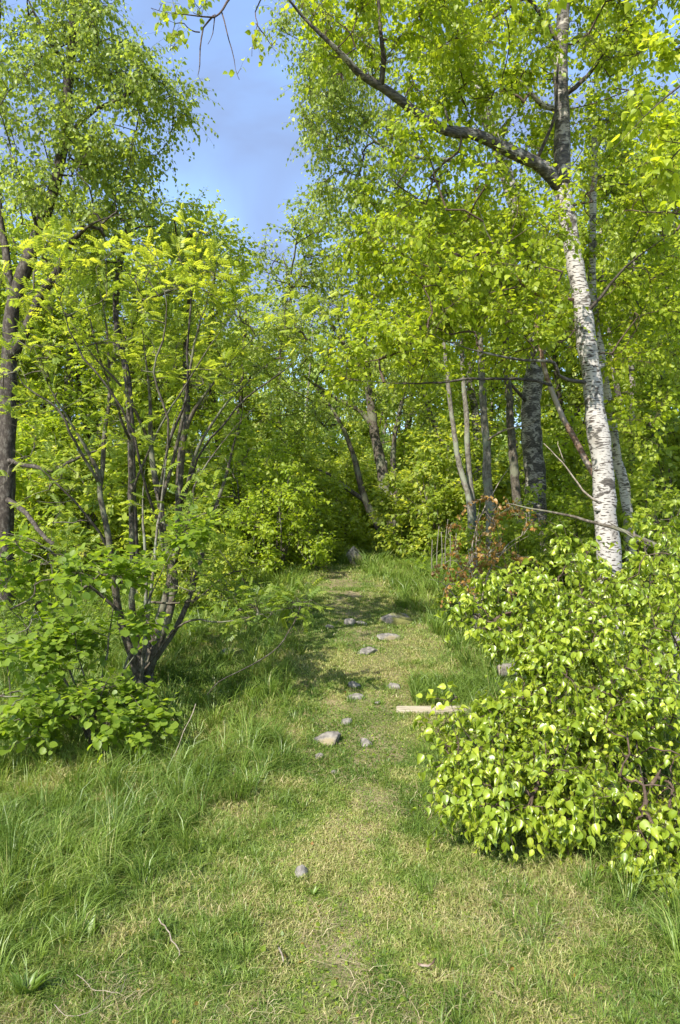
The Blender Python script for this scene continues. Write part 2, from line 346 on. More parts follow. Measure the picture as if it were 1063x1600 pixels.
def tree(name, label, cat, base, stems, targets, leaf, twig_mat='twig', group=None, step=.14, up=.15, droop=0.0, hmin=.5,
         rtip=.0022, rpow=.48, penal=.35, tl=(.18, .35), tw_r=.0016, first_grow=0, twigpart='twigs', foliage='foliage', exact=False, side=6):
    """stems: list of dict(p=pts, r=(r0, r1), mat, part). targets: (n,3) world points reached by grown twigs.
    leaf: dict(n, tpl, size, mat, per, hang, up, vlo, vhi)"""
    base = np.asarray(base, float); root = empty(name, base, label, cat, group)
    Pn = []; Par = []; Rn = []; Expl = []; Dir = []
    for s in stems:
        Q = spline(np.asarray(s['p'])-base, s.get('step', .12), s.get('jit', .006)); k = len(Q)
        t = np.linspace(0, 1, k); R = s['r'][0]*(1-t)+s['r'][1]*t
        if s['r'][1] < .017: R = np.maximum(R*np.clip((1-t)/.35, .22, 1), .0016)      # tips run out thin
        if s.get('flare'): R = R*(1+s['flare']*np.exp(-t*k*.12/.25))
        tb = Tubes(); sd = 14 if s['r'][0] > .05 else (9 if s['r'][0] > .02 else 6)
        tb.add(Q, R*(1+.05*rng.normal(size=k)*min(1, s['r'][0]/.05)), sd, rough=.06)
        for kn in range(s.get('knots', 0)):                 # branch collars and stubs
            i = rng.integers(int(k*.2), k-2); dv = rnd_dirs(1)[0]; dv[2] = abs(dv[2])*.4
            tb.add(np.array([Q[i], Q[i]+dv*R[i]*1.25, Q[i]+dv*R[i]*(1.5+rng.random()*.6)]), np.array([R[i]*.42, R[i]*.3, R[i]*.14]), 7)
        tb.build(s.get('part', 'trunk'), M[s['mat']], root)
        if s.get('grow', True):
            for i in range(k):
                if t[i]*1.0 < s.get('t0', 0): continue
                Pn.append(Q[i]); Rn.append(R[i]); Dir.append(Q[min(i+1, k-1)]-Q[max(i-1, 0)])
    n0 = len(Pn)
    if targets is not None and len(targets):
        T = np.asarray(targets)-base
        cap = n0+len(T)*60
        P = np.zeros((cap, 3)); P[:n0] = Pn; D = np.zeros((cap, 3)); D[:n0] = Dir; par = np.full(cap, -1); cnt = n0
        d0 = np.array([np.min(np.sum((P[:n0]-t)**2, 1)) for t in T]); order = np.argsort(d0)
        chains = []
        for ti in order:
            t = T[ti]; df = t-P[:cnt]; dd = np.sqrt(np.sum(df*df, 1))
            cost = dd+penal*np.maximum(0, -df[:, 2]+.12*dd)+np.where(P[:cnt, 2] < hmin, 2.0, 0)
            j = int(np.argmin(cost)); L = dd[j]
            if L < .03: continue
            pdir = D[j]/(np.linalg.norm(D[j])+1e-9); tdir = df[j]/L
            a = pdir*.22+tdir*.78+np.array([0, 0, up*.6]); a /= np.linalg.norm(a)
            b = tdir+np.array([0, 0, -droop]); b /= np.linalg.norm(b)
            m = max(2, min(50, int(L/step))); s_ = np.linspace(0, 1, m+1)[:, None]
            c1 = P[j]+a*L*.38; c2 = t-b*L*.32
            C = P[j]*(1-s_)**3+3*c1*s_*(1-s_)**2+3*c2*s_**2*(1-s_)+t*s_**3
            C[1:-1] += rng.normal(0, .035*step*2.2, (max(0, m-1), 3))
            idx = [j]+list(range(cnt, cnt+m)); P[cnt:cnt+m] = C[1:]; D[cnt:cnt+m] = np.diff(C, axis=0)
            par[cnt] = j; par[cnt+1:cnt+m] = np.arange(cnt, cnt+m-1); cnt += m
            chains.append(idx)
        tips = np.zeros(cnt)
        for c in chains: tips[c[-1]] += 1
        acc = tips.copy()
        for i in range(cnt-1, n0-1, -1):
            if par[i] >= 0: acc[par[i]] += acc[i]
        Rg = rtip*np.maximum(acc, 1)**rpow
        tb = Tubes()
        for c in chains:
            c = np.array(c); R = Rg[c].copy(); R[0] = R[1]*1.1
            k = len(c); R = np.maximum(R*np.linspace(1, .85, k), .0012)
            mr = R.max(); tb.add(P[c], R, 8 if mr > .02 else (6 if mr > .008 else 4), cap=False)
        # leafy twiglets
        el = np.array([i for i in range(n0, cnt) if acc[i] <= leaf.get('maxacc', 2.5)])
        per = leaf['per']; nt = max(1, int(leaf['n']/per))
        pick = rng.choice(el, nt)
        fr = rng.random(nt)[:, None]; pp = par[pick]; ppos = P[np.where(pp >= 0, pp, pick)]
        P0 = P[pick]*(1-fr)+ppos*fr
        dn = D[pick]/(np.linalg.norm(D[pick], axis=1)[:, None]+1e-9)
        TD = dn*.55+rnd_dirs(nt)*.85+np.array([0, 0, leaf.get('tup', .15)]); TD /= np.linalg.norm(TD, axis=1)[:, None]
        TL = rng.uniform(tl[0], tl[1], nt)
        hang = leaf.get('hang', .4)
        P1 = P0+TD*(TL*.5)[:, None]; D2 = TD+np.array([0, 0, -hang*.7]); D2 /= np.linalg.norm(D2, axis=1)[:, None]; P2 = P1+D2*(TL*.5)[:, None]
        tb.prisms(P0, P1, P2, np.full(nt, tw_r))
        tb.build(twigpart, M[twig_mat], root)
        ti = np.repeat(np.arange(nt), per); nl = len(ti); f = (np.tile(np.linspace(leaf.get('f0', .2), 1, per), nt)+rng.uniform(-.06, .06, nl)).clip(0, 1)
        f1 = np.minimum(f*2, 1)[:, None]; f2 = np.maximum(f*2-1, 0)[:, None]
        LP = P0[ti]+(P1-P0)[ti]*f1+(P2-P1)[ti]*f2
        sidev = np.cross(D2[ti], np.array([0, 0, 1.])); sgn = np.where(np.tile(np.arange(per), nt) % 2, 1, -1)[:, None]
        AX = D2[ti]*.5+sidev*sgn*.75+rnd_dirs(nl)*leaf.get('rand', .55)+np.array([0, 0, -hang])
        NR = np.array([0, 0, 1.])*leaf.get('up', .8)+rnd_dirs(nl)*.7+D2[ti]*.15
        LP = LP+AX/np.linalg.norm(AX, axis=1)[:, None]*leaf['size']*.15
        if leaf.get('clear') is not None:         # leaves on the camera side of trunk and limbs are cleared to show them
            keepm = np.ones(nl, bool)
            for c_, rad_ in leaf['clear']:
                c_ = c_-base
                for i0 in range(0, nl, 4000):
                    q_ = LP[i0:i0+4000]; dx = q_[:, None, 0]-c_[None, :, 0]; dz = q_[:, None, 2]-c_[None, :, 2]; dy = q_[:, None, 1]-c_[None, :, 1]
                    hit = (dx*dx+dz*dz < rad_**2) & (dy < .05) & (rng.random(len(q_)) < .97)[:, None]
                    keepm[i0:i0+4000] &= ~hit.any(1)
            LP, AX, NR, ti, f = LP[keepm], AX[keepm], NR[keepm], ti[keepm], f[keepm]; nl = len(LP)
        tv = rng.random(nt)
        hz = (LP[:, 2]-LP[:, 2].min())/(np.ptp(LP[:, 2])+1e-6)
        val = leaf.get('vlo', 0)+(leaf.get('vhi', 1)-leaf.get('vlo', 0))*(.5*rng.random(nl)+.5*tv[ti])
        if leaf.get('young'): val = np.where(f > .85, val+leaf['young'], val)
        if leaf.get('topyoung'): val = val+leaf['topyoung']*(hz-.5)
        S = leaf['size']*rng.uniform(*leaf.get('svar', (.6, 1.25)), nl)*(1-.25*(f > .9))
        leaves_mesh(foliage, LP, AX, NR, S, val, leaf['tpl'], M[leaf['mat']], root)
    return root

# ------------------------------------------------------------------ the ground and the path
def sinhgrid(a, b, n, c, k=3.2):
    t = np.linspace(-1, 1, n); s = np.sinh(k*t)/np.sinh(k)
    return np.where(s < 0, c+(c-a)*s, c+(b-c)*s)
gx = sinhgrid(-110, 110, 300, 0, 5.0); gy = sinhgrid(-40, 140, 320, 4.5, 4.4)
GX, GY = np.meshgrid(gx, gy); GZ = terr(GX, GY)
nx, ny = len(gx), len(gy)
ii = (np.arange(ny-1)[:, None]*nx+np.arange(nx-1)[None, :]).reshape(-1)
q = np.stack([ii, ii+1, ii+nx+1, ii+nx], -1).reshape(-1)
g = mesh_obj('ground', np.stack([GX, GY, GZ], -1).reshape(-1, 3), q, np.full(len(ii), 4), M['ground'], smooth=True); g['kind'] = 'structure'
ys = np.arange(.2, 15.5, .05); us = np.linspace(-1, 1, 17)
PXm = np.zeros((len(ys), 17)); 
for i, y in enumerate(ys):
    wl_ = path_w(y)*(.55+.9*vnoise(3.3, y, .3, 5)+.35*vnoise(1.3, y, .09, 55)-.17); wr_ = path_w(y)*(.55+.9*vnoise(8.1, y, .28, 6)+.35*vnoise(2.3, y, .1, 56)-.17)
    PXm[i] = path_x(y)+np.where(us < 0, us*wl_, us*wr_)
PYm = np.repeat(ys[:, None], 17, 1); edge = 1-np.abs(us)**6
PZm = terr(PXm, PYm)+.012*edge[None, :]-.012
k = 17; ii = (np.arange(len(ys)-1)[:, None]*k+np.arange(k-1)[None, :]).reshape(-1)
q = np.stack([ii, ii+1, ii+k+1, ii+k], -1).reshape(-1)
pth = mesh_obj('path', np.stack([PXm, PYm, PZm+.001], -1).reshape(-1, 3), q, np.full(len(ii), 4), M['path'], smooth=True); pth['kind'] = 'structure'

# ------------------------------------------------------------------ grass
def blades(name, X, Y, H, Wd, LD, val, mat, lean, label):
    """curved 3-level blades"""
    n = len(X); Z = terr(X, Y)-.004; B = np.stack([X, Y, Z], -1)
    a = rng.uniform(0, 2*math.pi, n); wv = np.stack([np.cos(a), np.sin(a), np.zeros(n)], -1)
    ld = LD; l1 = lean*.25; l2 = lean
    up_ = np.array([0, 0, 1.])
    hv = H[:, None]
    m1 = B+up_*hv*.5+ld*(hv*l1[:, None]); tp = B+up_*hv*(1-.35*np.minimum(l2, 1.3)[:, None])+ld*(hv*l2[:, None])
    w = Wd[:, None]*.5
    V = np.stack([B-wv*w, B+wv*w, m1+wv*w*.8, m1-wv*w*.8, tp], 1).reshape(-1, 3)
    o = np.arange(n)[:, None]*5
    F = (np.array([0, 1, 2, 3, 3, 2, 4])[None, :]+o).reshape(-1); T = np.tile([4, 3], n)
    ob = mesh_obj(name, V, F, T, M[mat], rnd=np.repeat(np.clip(val, 0, 1), 2)); ob['kind'] = 'stuff'; ob['label'] = label; ob['category'] = 'grass'
    return ob
def field(n, y0, y1, dens_pow):
    """random spots in the view wedge, denser near the camera"""
    u = rng.random(n); p = 2-dens_pow
    Y = (y0**p+u*(y1**p-y0**p))**(1/p); X = rng.uniform(-1, 1, n)*(.62*Y+.55)
    return X, Y
def hdirs(n, bias=(0, 0)):
    a = rng.uniform(0, 2*math.pi, n); v = np.stack([np.cos(a)+bias[0], np.sin(a)+bias[1], np.zeros(n)], -1)
    return v/(np.linalg.norm(v, axis=1)[:, None]+1e-9)
def tallness(x, y):
    """0 on the trodden part, 1 in the long grass"""
    u = x-path_x(y); w = path_w(y)
    left = np.clip((-u-w*1.0-np.interp(y, [2, 3, 4], [.55, .40, .02]))/.45, 0, 1)
    right = np.clip((u-w*1.1-np.interp(y, [2, 3.4, 4.4, 5.2], [.7, .25, .15, .0]))/.35, 0, 1)
    return np.maximum(left*np.interp(y, [0, 2.4, 3.2], [.55, .7, 1]), right*np.interp(y, [0, 2.6, 3.2, 3.6], [.35, .45, .6, 1]))
NS = 480000
X, Y = field(NS, 1.5, 13.5, 1.75)
u = np.abs(X-path_x(Y))/path_w(Y)
onp = (u < 1.0)
bare = vnoise(X, Y, .28, 11)*.6+vnoise(X, Y, .09, 12)*.4
keep = np.where(onp, (bare > np.interp(Y, [2, 3, 4.0, 4.6, 5.5, 8], [.22, .24, .30, .40, .48, .38]))|(rng.random(NS) < np.interp(Y, [3.5, 4.8], [.4, .24])), (bare > .30)|(rng.random(NS) < .5))
X, Y, u, bare = X[keep], Y[keep], u[keep], bare[keep]
NX = 110000; Ye = rng.uniform(1.6, 8.5, NX)**1.0; Xe = path_x(Ye)+rng.uniform(-.55, .55, NX); be = vnoise(Xe, Ye, .26, 11)*.5+vnoise(Xe, Ye, .08, 12)*.5
ke = be > np.interp(Ye, [3.6, 4.6, 8], [.12, .34, .36])+.22*rng.random(NX); X, Y = np.r_[X, Xe[ke]], np.r_[Y, Ye[ke]]; u = np.r_[u, np.abs(Xe[ke]-path_x(Ye[ke]))/path_w(Ye[ke])]; bare = np.r_[bare, be[ke]]; n = len(X)
dry = vnoise(X, Y, .6, 13)*.45+vnoise(X, Y, .2, 14)*.3+vnoise(X, Y, .07, 16)*.25
H = rng.uniform(.012, .040, n)*(.55+.9*vnoise(X, Y, .13, 17))*(1+1.1*tallness(X, Y))*(.7+.6*vnoise(X, Y, .4, 15))*np.interp(u, [.3, 1.2], [.8, 1.15])
H = np.maximum(H, .013)
val = .12+.62*rng.random(n)**1.1+np.clip((dry-.47)*3.0, -.3, .5)*np.interp(Y, [2, 5, 8], [1, .9, .4])
straw = rng.random(n) < np.clip((dry-.42)*1.5, .05, .5); val[straw] = rng.uniform(.8, 1, straw.sum())
blades('grass', X, Y, H, np.interp(Y, [1.5, 4, 13], [.0030, .0048, .011])*rng.uniform(.7, 1.3, n), hdirs(n), val, 'grass', rng.uniform(.2, 1.7, n), 'short sunlit lawn grass over the trodden ground')
# tufts of long grass
def tufts(n, y0, y1, thr, per, hh, seed, mask=None, dp=1.5):
    X, Y = field(n, y0, y1, dp); t = tallness(X, Y)*(.55+.9*vnoise(X, Y, .5, seed))
    k = t > thr+rng.random(n)*.35
    if mask is not None: k &= mask(X, Y)
    X, Y, t = X[k], Y[k], t[k]; m = len(X)
    hs = rng.uniform(hh[0], hh[1], m)*(.6+.55*np.clip(t, 0, 1.2)); tv = rng.random(m)
    flow = hdirs(m, (.5, -.3)); spr = np.interp(Y, [2, 12], [.020, .05])
    i = np.repeat(np.arange(m), per); N = len(i)
    r = np.abs(rng.normal(0, 1, N))*spr[i]; a = rng.uniform(0, 2*math.pi, N); o = np.stack([np.cos(a), np.sin(a), np.zeros(N)], -1)
    return X[i]+r*o[:, 0], Y[i]+r*o[:, 1], hs[i]*rng.uniform(.5, 1.1, N), o*.7+flow[i]*.7, tv[i]*.5+rng.random(N)*.42, rng.uniform(.25, 1.25, N)
parts = [tufts(7500, 1.6, 13, .38, 30, (.08, .30), 21)]
Xa, Ya, Ha, La, Va, Le = [np.concatenate(c) for c in zip(*parts)]
Va = Va*.75+.45*(vnoise(Xa, Ya, .55, 71)-.3)+.25*(vnoise(Xa, Ya, .18, 72)-.5); s = rng.random(len(Va)) < .06; Va[s] = .97
blades('tall_grass', Xa, Ya, Ha, np.interp(Ya, [1.5, 4, 13], [.0032, .0048, .012])*rng.uniform(.7, 1.2, len(Xa)), La/(np.linalg.norm(La, axis=1)[:, None]+1e-9), Va, 'tall_grass', Le, 'long green grass growing in dense tufts beside the path')
# small greener tufts scattered over the lawn
X, Y = field(900, 1.6, 4.4, 1.2); u = np.abs(X-path_x(Y)); k = (u > .28); X, Y = X[k], Y[k]
i = np.repeat(np.arange(len(X)), 46); N = len(i); a = rng.uniform(0, 2*math.pi, N); r = np.abs(rng.normal(0, .028, N))*np.repeat(rng.uniform(.6, 1.8, len(X)), 46)
blades('grass_tufts', X[i]+r*np.cos(a), Y[i]+r*np.sin(a), rng.uniform(.035, .10, N)*np.repeat(rng.uniform(.5, 1.2, len(X)), 46), rng.uniform(.0022, .0036, N),
       np.stack([np.cos(a), np.sin(a), np.zeros(N)], -1), .2+.5*rng.random(N), 'tall_grass', rng.uniform(.2, 1.2, N), 'small fresh green grass tufts scattered in the near lawn')
# dry straw: patches under the right bush and over the lawn
X, Y = field(75000, 1.5, 8.5, 1.5); dr = vnoise(X, Y, .5, 31)*.55+vnoise(X, Y, .16, 32)*.45
sp = np.exp(-((X-1.25)/.6)**2-((Y-3.0)/.4)**2)*.62+np.exp(-((X+.28)/.3)**2-((Y-3.9)/.5)**2)*.22
k = dr+sp > .60+.15*rng.random(len(X)); X, Y = X[k], Y[k]; n = len(X)
blades('dry_grass', X, Y, rng.uniform(.02, .07, n), np.interp(Y, [1.5, 8], [.0022, .005])*rng.uniform(.6, 1.2, n), hdirs(n, (.3, -.4)), rng.random(n), 'straw', rng.uniform(1.0, 2.6, n), 'pale dry straw lying flat among the green grass')

# low herbs and ground ivy on the banks
def herbs(name, n, y0, y1, size, mat, hmax, label, maskf, seed, vr=(0, .9)):
    X, Y = field(n*3, y0, y1, 1.2); k = maskf(X, Y); X, Y = X[k][:n], Y[k][:n]; m = len(X)
    P = np.stack([X, Y, terr(X, Y)+rng.random(m)**1.5*hmax*(.3+vnoise(X, Y, .6, seed))], -1)
    A = rnd_dirs(m); A[:, 2] = A[:, 2]*.3+.05; Nn = np.array([0, 0, 1.])+rnd_dirs(m)*.5
    o = leaves_mesh(name, P, A, Nn, size*rng.uniform(.5, 1.3, m), rng.uniform(vr[0], vr[1], m), LEAF_MID, M[mat])
    o['kind'] = 'stuff'; o['label'] = label; o['category'] = 'ground cover'; return o
herbs('ground_cover', 26000, 6.5, 22, .065, 'hazel_leaf', .30, 'low leafy ground cover under the trees on both banks', lambda x, y: (np.abs(x-path_x(y)) > path_w(y)+.9+.7*vnoise(x, y, .8, 41)-.3), 42)
herbs('clover', 9000, 1.6, 5.0, .012, 'hazel_leaf', .012, 'tiny clover leaves in the trodden lawn', lambda x, y: (np.abs(x-path_x(y)) < .9) & (vnoise(x, y, .3, 44) > .5), 45, (.3, 1))

herbs('lawn_weeds', 1500, 1.6, 5.5, .024, 'hazel_leaf', .015, 'small broad leafed weeds flat among the near lawn grass', lambda x, y: vnoise(x, y, .35, 47) > .58, 48, (0, .7))
herbs('leaf_litter', 700, 1.6, 9, .020, 'withered', .012, 'scattered brown dead leaves lying on the grass', lambda x, y: vnoise(x, y, .5, 49) > .45, 50, (0, 1))

# ------------------------------------------------------------------ stones
STONES = []
def stone(name, label, px, py, wpx, hpx, d, mat='rock', group=None, flat=.8, sink=.35, tilt=0, pts=None, cat='stone'):
    x = (px-CX)/FPX*d; z = float(terr(x, d)); w = wpx*.9/FPX*d/2; h = hpx*.92/FPX*d
    n = 22; nr = 13; th = np.linspace(0, math.pi, nr); ph = np.arange(n)*2*math.pi/n
    TH, PH = np.meshgrid(th, ph, indexing='ij')
    V = np.stack([np.sin(TH)*np.cos(PH), np.sin(TH)*np.sin(PH), np.cos(TH)], -1).reshape(-1, 3)
    sd = rng.integers(1, 999)
    for k in range(13):                            # chop by planes for facets
        nrm = rnd_dirs(1)[0]; c = rng.uniform(.48, .85); dd = V@nrm; over = dd > c
        V[over] -= nrm[None, :]*(dd[over]-c)[:, None]*.9
    V *= (1+.10*(vnoise(V[:, 0]*2+V[:, 2], V[:, 1]*2-V[:, 2], .5, sd % 50)-.5))[:, None]
    V = V*np.array([w*1.12, w*flat, h*.66])+rng.normal(0, w*.012, V.shape); sink = min(.5, sink+.08)
    if tilt: V[:, 2] += V[:, 0]*tilt
    i = (np.arange(nr-1)[:, None]*n+np.arange(n)[None, :]); j = (np.arange(nr-1)[:, None]*n+(np.arange(n)[None, :]+1) % n)
    q = np.stack([i, i+n, j+n, j], -1).reshape(-1)
    o = mesh_obj(name, V, q, np.full((nr-1)*n, 4), M[mat], smooth=False, loc=(x, d, z+h*.62*(1-2*sink)+0.0))
    o.rotation_euler.z = rng.uniform(-.5, .5); STONES.append((x, d, w, w*flat))
    return tagit(o, label, cat, group)
G = 'stones embedded in the path'
stone('stone', 'small rounded grey stone with a narrow foot standing alone in the near lawn', 471, 1374, 24, 32, 3.02, 'rock_pale', G, sink=.16)
stone('stone', 'broad pale tan rock slab breaking the turf left of the path', 508, 1166, 62, 22, 4.5, 'rock_lichen', G, sink=.4, tilt=.12)
stone('stone', 'upright bluish grey stone just right of the broad tan slab', 572, 1168, 24, 20, 4.45, 'rock', G)
stone('stone', 'bluish grey pointed stone above the tan slab, left of the timber', 541, 1134, 22, 16, 4.75, 'rock', G)
stone('stone', 'small tan stone in the grass just below the broad slab', 499, 1195, 16, 13, 4.25, 'rock_lichen', G)
stone('stone', 'flat grey stone in the shaded path, left one of the upper pair', 554, 1071, 30, 15, 5.35, 'rock', G)
stone('stone', 'low grey stone just below the left stone of the upper pair', 556, 1094, 28, 12, 5.15, 'rock', G)
stone('stone', 'domed grey stone in the shaded path, right one of the upper pair', 613, 1072, 26, 16, 5.35, 'rock', G)
stone('stone', 'tiny grey stone tip to the left of the timber end', 590, 1103, 14, 6, 5.05, 'rock', G)
stone('stone', 'small grey stone beside the sunny patch far up the path', 546, 986, 26, 15, 6.9, 'rock', G)
stone('stone', 'small rounded grey stone touching the sunny patch on its right', 566, 983, 24, 10, 6.95, 'rock', G)
stone('stone', 'mound of grey rock covered with orange moss on the right of the path', 622, 978, 64, 26, 7.0, 'rock_moss', G, sink=.42)
stone('stone', 'low ledge of brown grey rock below the orange mossy mound', 606, 1004, 44, 14, 6.5, 'rock_lichen', G, sink=.42)
stone('stone', 'long flat grey stone in mid path, above the upper pair', 578, 1021, 42, 14, 6.15, 'rock', G, sink=.42)
stone('stone', 'half buried pale stone at the very edge of the path turn', 516, 992, 18, 9, 6.8, 'rock_lichen', G)
stone('stone', 'small flat tan stone below the slab in the trodden grass', 523, 1222, 16, 8, 4.05, 'rock_lichen', G)
stone('boulder', 'large angular grey boulder at the end of the path beneath the trees', 556, 868, 34, 40, 10.9, 'rock_lichen', None, sink=.16, cat='boulder')
stone('boulder', 'orange mossed boulder in long grass behind the low leafy branch', 364, 1046, 60, 26, 6.2, 'rock_moss', None, sink=.42, cat='boulder')
stone('boulder', 'big pale grey boulder hidden behind the leafy bush at the right edge', 1062, 1150, 110, 200, 4.9, 'rock', None, sink=.25, cat='boulder', flat=.6)

fx, fy, fh = [], [], []
for (x_, d_, a_, b_) in STONES:
    m_ = int(40+a_*900); an = rng.uniform(0, 2*math.pi, m_); q_ = rng.uniform(.88, 1.35, m_)
    fx.append(x_+a_*q_*np.cos(an)); fy.append(d_+b_*q_*np.sin(an)); fh.append(rng.uniform(.02, .065, m_))
fx, fy, fh = np.concatenate(fx), np.concatenate(fy), np.concatenate(fh)
fx = np.r_[fx, rng.uniform(.38, 1.3, 700)]; fy = np.r_[fy, 4.92-.05-rng.random(700)**2*.1]; fh = np.r_[fh, rng.uniform(.02, .06, 700)]
fx = np.r_[fx, rng.uniform(.55, 1.3, 2600)]; fy = np.r_[fy, 5.0+rng.random(2600)*.45]; fh = np.r_[fh, rng.uniform(.08, .22, 2600)]
blades('grass_fringe', fx, fy, fh, np.interp(fy, [2, 8], [.003, .008]), hdirs(len(fx)), .1+.6*rng.random(len(fx)), 'tall_grass', rng.uniform(.3, 1.4, len(fx)), 'grass growing close round the stones and along the timber')

# ------------------------------------------------------------------ the timber across the path, the cut log
m, n, l = new_mat('sawn_timber'); p = n['Principled BSDF']; p.inputs['Roughness'].default_value = .75
t = n.new('ShaderNodeTexCoord'); mpn = n.new('ShaderNodeMapping'); mpn.inputs['Scale'].default_value = (2.2, 38, 38)
a = n.new('ShaderNodeTexNoise'); a.inputs['Scale'].default_value = 2; a.inputs['Detail'].default_value = 6; a.inputs['Distortion'].default_value = .8
l.new(t.outputs['Object'], mpn.inputs['Vector']); l.new(mpn.outputs['Vector'], a.inputs['Vector'])
r = ramp(n, [(.3, (.19, .15, .10)), (.5, (.38, .325, .235)), (.7, (.50, .44, .34))]); l.new(a.outputs['Fac'], r.inputs['Fac'])
v = n.new('ShaderNodeTexVoronoi'); v.inputs['Scale'].default_value = 4.5; l.new(t.outputs['Object'], v.inputs['Vector'])
r2 = ramp(n, [(.06, (1, 1, 1)), (.12, (0, 0, 0))]); l.new(v.outputs['Distance'], r2.inputs['Fac'])
mm = n.new('ShaderNodeMix'); mm.data_type = 'RGBA'; mm.inputs['B'].default_value = (.17, .09, .05, 1)
l.new(r2.outputs['Color'], mm.inputs['Factor']); l.new(r.outputs['Color'], mm.inputs['A']); l.new(mm.outputs['Result'], p.inputs['Base Color'])
M['timber'] = m
bd = 4.92; bx0 = (616-CX)/FPX*bd; bx1 = bx0+1.15; th_ = .084; zb = CAMZ+(HY-1123)/FPX*bd
import bmesh
bm = bmesh.new(); bmesh.ops.create_cube(bm, size=1)
for vv in bm.verts:
    vv.co = Vector((vv.co.x*(bx1-bx0), vv.co.y*.085, vv.co.z*th_))
    if vv.co.x < 0 and vv.co.z > 0: vv.co.x += .022
bmesh.ops.bevel(bm, geom=bm.edges[:], offset=.004, segments=2, affect='EDGES')
me = bpy.data.meshes.new('timber_beam'); bm.to_mesh(me); bm.free(); me.materials.append(M['timber'])
bo = bpy.data.objects.new('timber_beam', me); COL.objects.link(bo); bo.location = ((bx0+bx1)/2, bd, zb+th_/2); bo.rotation_euler = (0, -.012, -.03)
tagit(bo, 'pale squared timber beam lying across the path, its far end under the bush', 'timber beam')
lr = empty('cut_log', W(802, 1048, 5.3), 'short weathered grey log with a pale sawn end behind the bush', 'log')
tb = Tubes(); Q = np.array([[-.11, 0, 0], [-.05, .01, .003], [.1, .04, .0], [.3, .1, -.01]]); tb.add(Q, np.array([.05, .052, .05, .05]), 12, rough=.1); tb.build('log_bark', M['bark_grey'], lr)
tb = Tubes(); tb.add(np.array([[-.113, 0, 0], [-.1085, 0, 0]]), np.array([.046, .046]), 12); tb.build('sawn_end', M['dead_wood'], lr)

# ------------------------------------------------------------------ the big birch on the right
def S(pts, r, mat, part='branch', d=None, **k):
    return dict(p=WL(pts, d), r=r, mat=mat, part=part, **k)
bb = onground(958, 6)
trunk_pts = [(955, 905, 6), (946, 800, 6), (933, 650, 6), (915, 520, 6), (893, 380, 6), (878, 290, 6), (878, 200, 6), (877, 100, 6), (882, 0, 6.05), (886, -150, 6.1), (880, -420, 6.2)]
tp = np.vstack([bb-np.array([0, 0, .1]), WL(trunk_pts)])
low = dict(p=tp[:7], r=(.108, .066), mat='birch', part='trunk', flare=.25, knots=6, t0=.55)
topt = dict(p=tp[6:], r=(.072, .022), mat='birch_limb', part='upper_trunk', knots=2)
st = [low, topt,
      S([(876, 296, 6), (850, 263, 5.92), (800, 238, 5.8), (742, 212, 5.65), (700, 205, 5.55), (660, 184, 5.45), (600, 136, 5.3), (560, 114, 5.2), (508, 64, 5.0), (470, 22, 4.9), (428, -35, 4.7), (398, -75, 4.5)], (.058, .016), 'birch_limb', knots=3),
      S([(596, 134, 5.28), (599, 90, 5.25), (597, 60, 5.2), (590, 0, 5.2), (575, -90, 5.1)], (.022, .008), 'bark_dark'),
      S([(708, 204, 5.56), (700, 185, 5.5), (694, 164, 5.5)], (.016, .010), 'bark_dark', grow=False),
      S([(838, 250, 5.88), (853, 215, 5.85), (868, 175, 5.8), (872, 110, 5.8), (880, 50, 5.7)], (.018, .006), 'bark_dark'),
      S([(876, 170, 6), (850, 165, 5.9), (830, 145, 5.8), (812, 125, 5.8)], (.028, .014), 'birch'),
      S([(900, 468, 6), (860, 464, 5.8), (830, 452, 5.6), (800, 425, 5.4), (775, 390, 5.3), (752, 345, 5.2), (740, 300, 5.2)], (.016, .005), 'bark_red'),
      S([(918, 598, 6), (896, 597, 5.85), (872, 588, 5.7), (866, 568, 5.65), (840, 563, 5.5), (790, 560, 5.3), (735, 545, 5.2), (690, 530, 5.1), (668, 514, 5.05)], (.018, .005), 'birch_limb'),
      S([(862, 602, 5.7), (820, 592, 5.5), (740, 592, 5.3), (690, 598, 5.2), (620, 598, 5.1), (540, 592, 5.0)], (.013, .004), 'bark_dark'),
      S([(940, 760, 6), (925, 735, 6.05), (900, 690, 6.1), (880, 655, 6.1), (862, 610, 6.1), (848, 560, 6.1), (838, 500, 6.1), (842, 430, 6.15), (850, 360, 6.2)], (.030, .010), 'bark_red', part='side_stem', grow=False),
      S([(905, 500, 6.0), (935, 470, 5.9), (965, 430, 5.8), (1005, 395, 5.6), (1060, 360, 5.4)], (.016, .005), 'bark_dark'),
      S([(880, 150, 6.0), (920, 120, 5.9), (960, 60, 5.7), (1010, 20, 5.5)], (.022, .007), 'bark_dark'),
      S([(884, 90, 6.0), (850, 30, 6.0), (800, -40, 5.9), (760, -120, 5.8)], (.022, .007), 'bark_dark'),
      ]
T = np.vstack([ell(600, -20, 5.2, 170, 110, .8, 40), ell(780, 0, 5.8, 170, 130, 1.0, 60), ell(560, 60, 5.2, 110, 70, .5, 16), ell(720, 110, 5.6, 140, 60, .7, 34),
               ell(980, 60, 5.8, 120, 120, .9, 44), ell(790, 380, 5.9, 110, 110, 1.0, 44), ell(690, 300, 5.8, 150, 80, 1.0, 44), ell(620, 420, 5.8, 110, 110, .9, 50),
               ell(720, 500, 5.7, 140, 90, 1.0, 56), ell(830, 520, 6.2, 70, 70, .8, 18), ell(600, 560, 5.3, 100, 45, .6, 22), ell(990, 330, 6.1, 110, 110, 1.0, 46),
               ell(1000, 500, 6.4, 100, 90, 1.0, 34), ell(780, 210, 6.4, 120, 90, .8, 26), ell(980, 660, 6.6, 80, 60, .6, 12), ell(900, 110, 7.1, 150, 150, .7, 60), ell(760, 60, 7.0, 120, 120, .6, 30)])
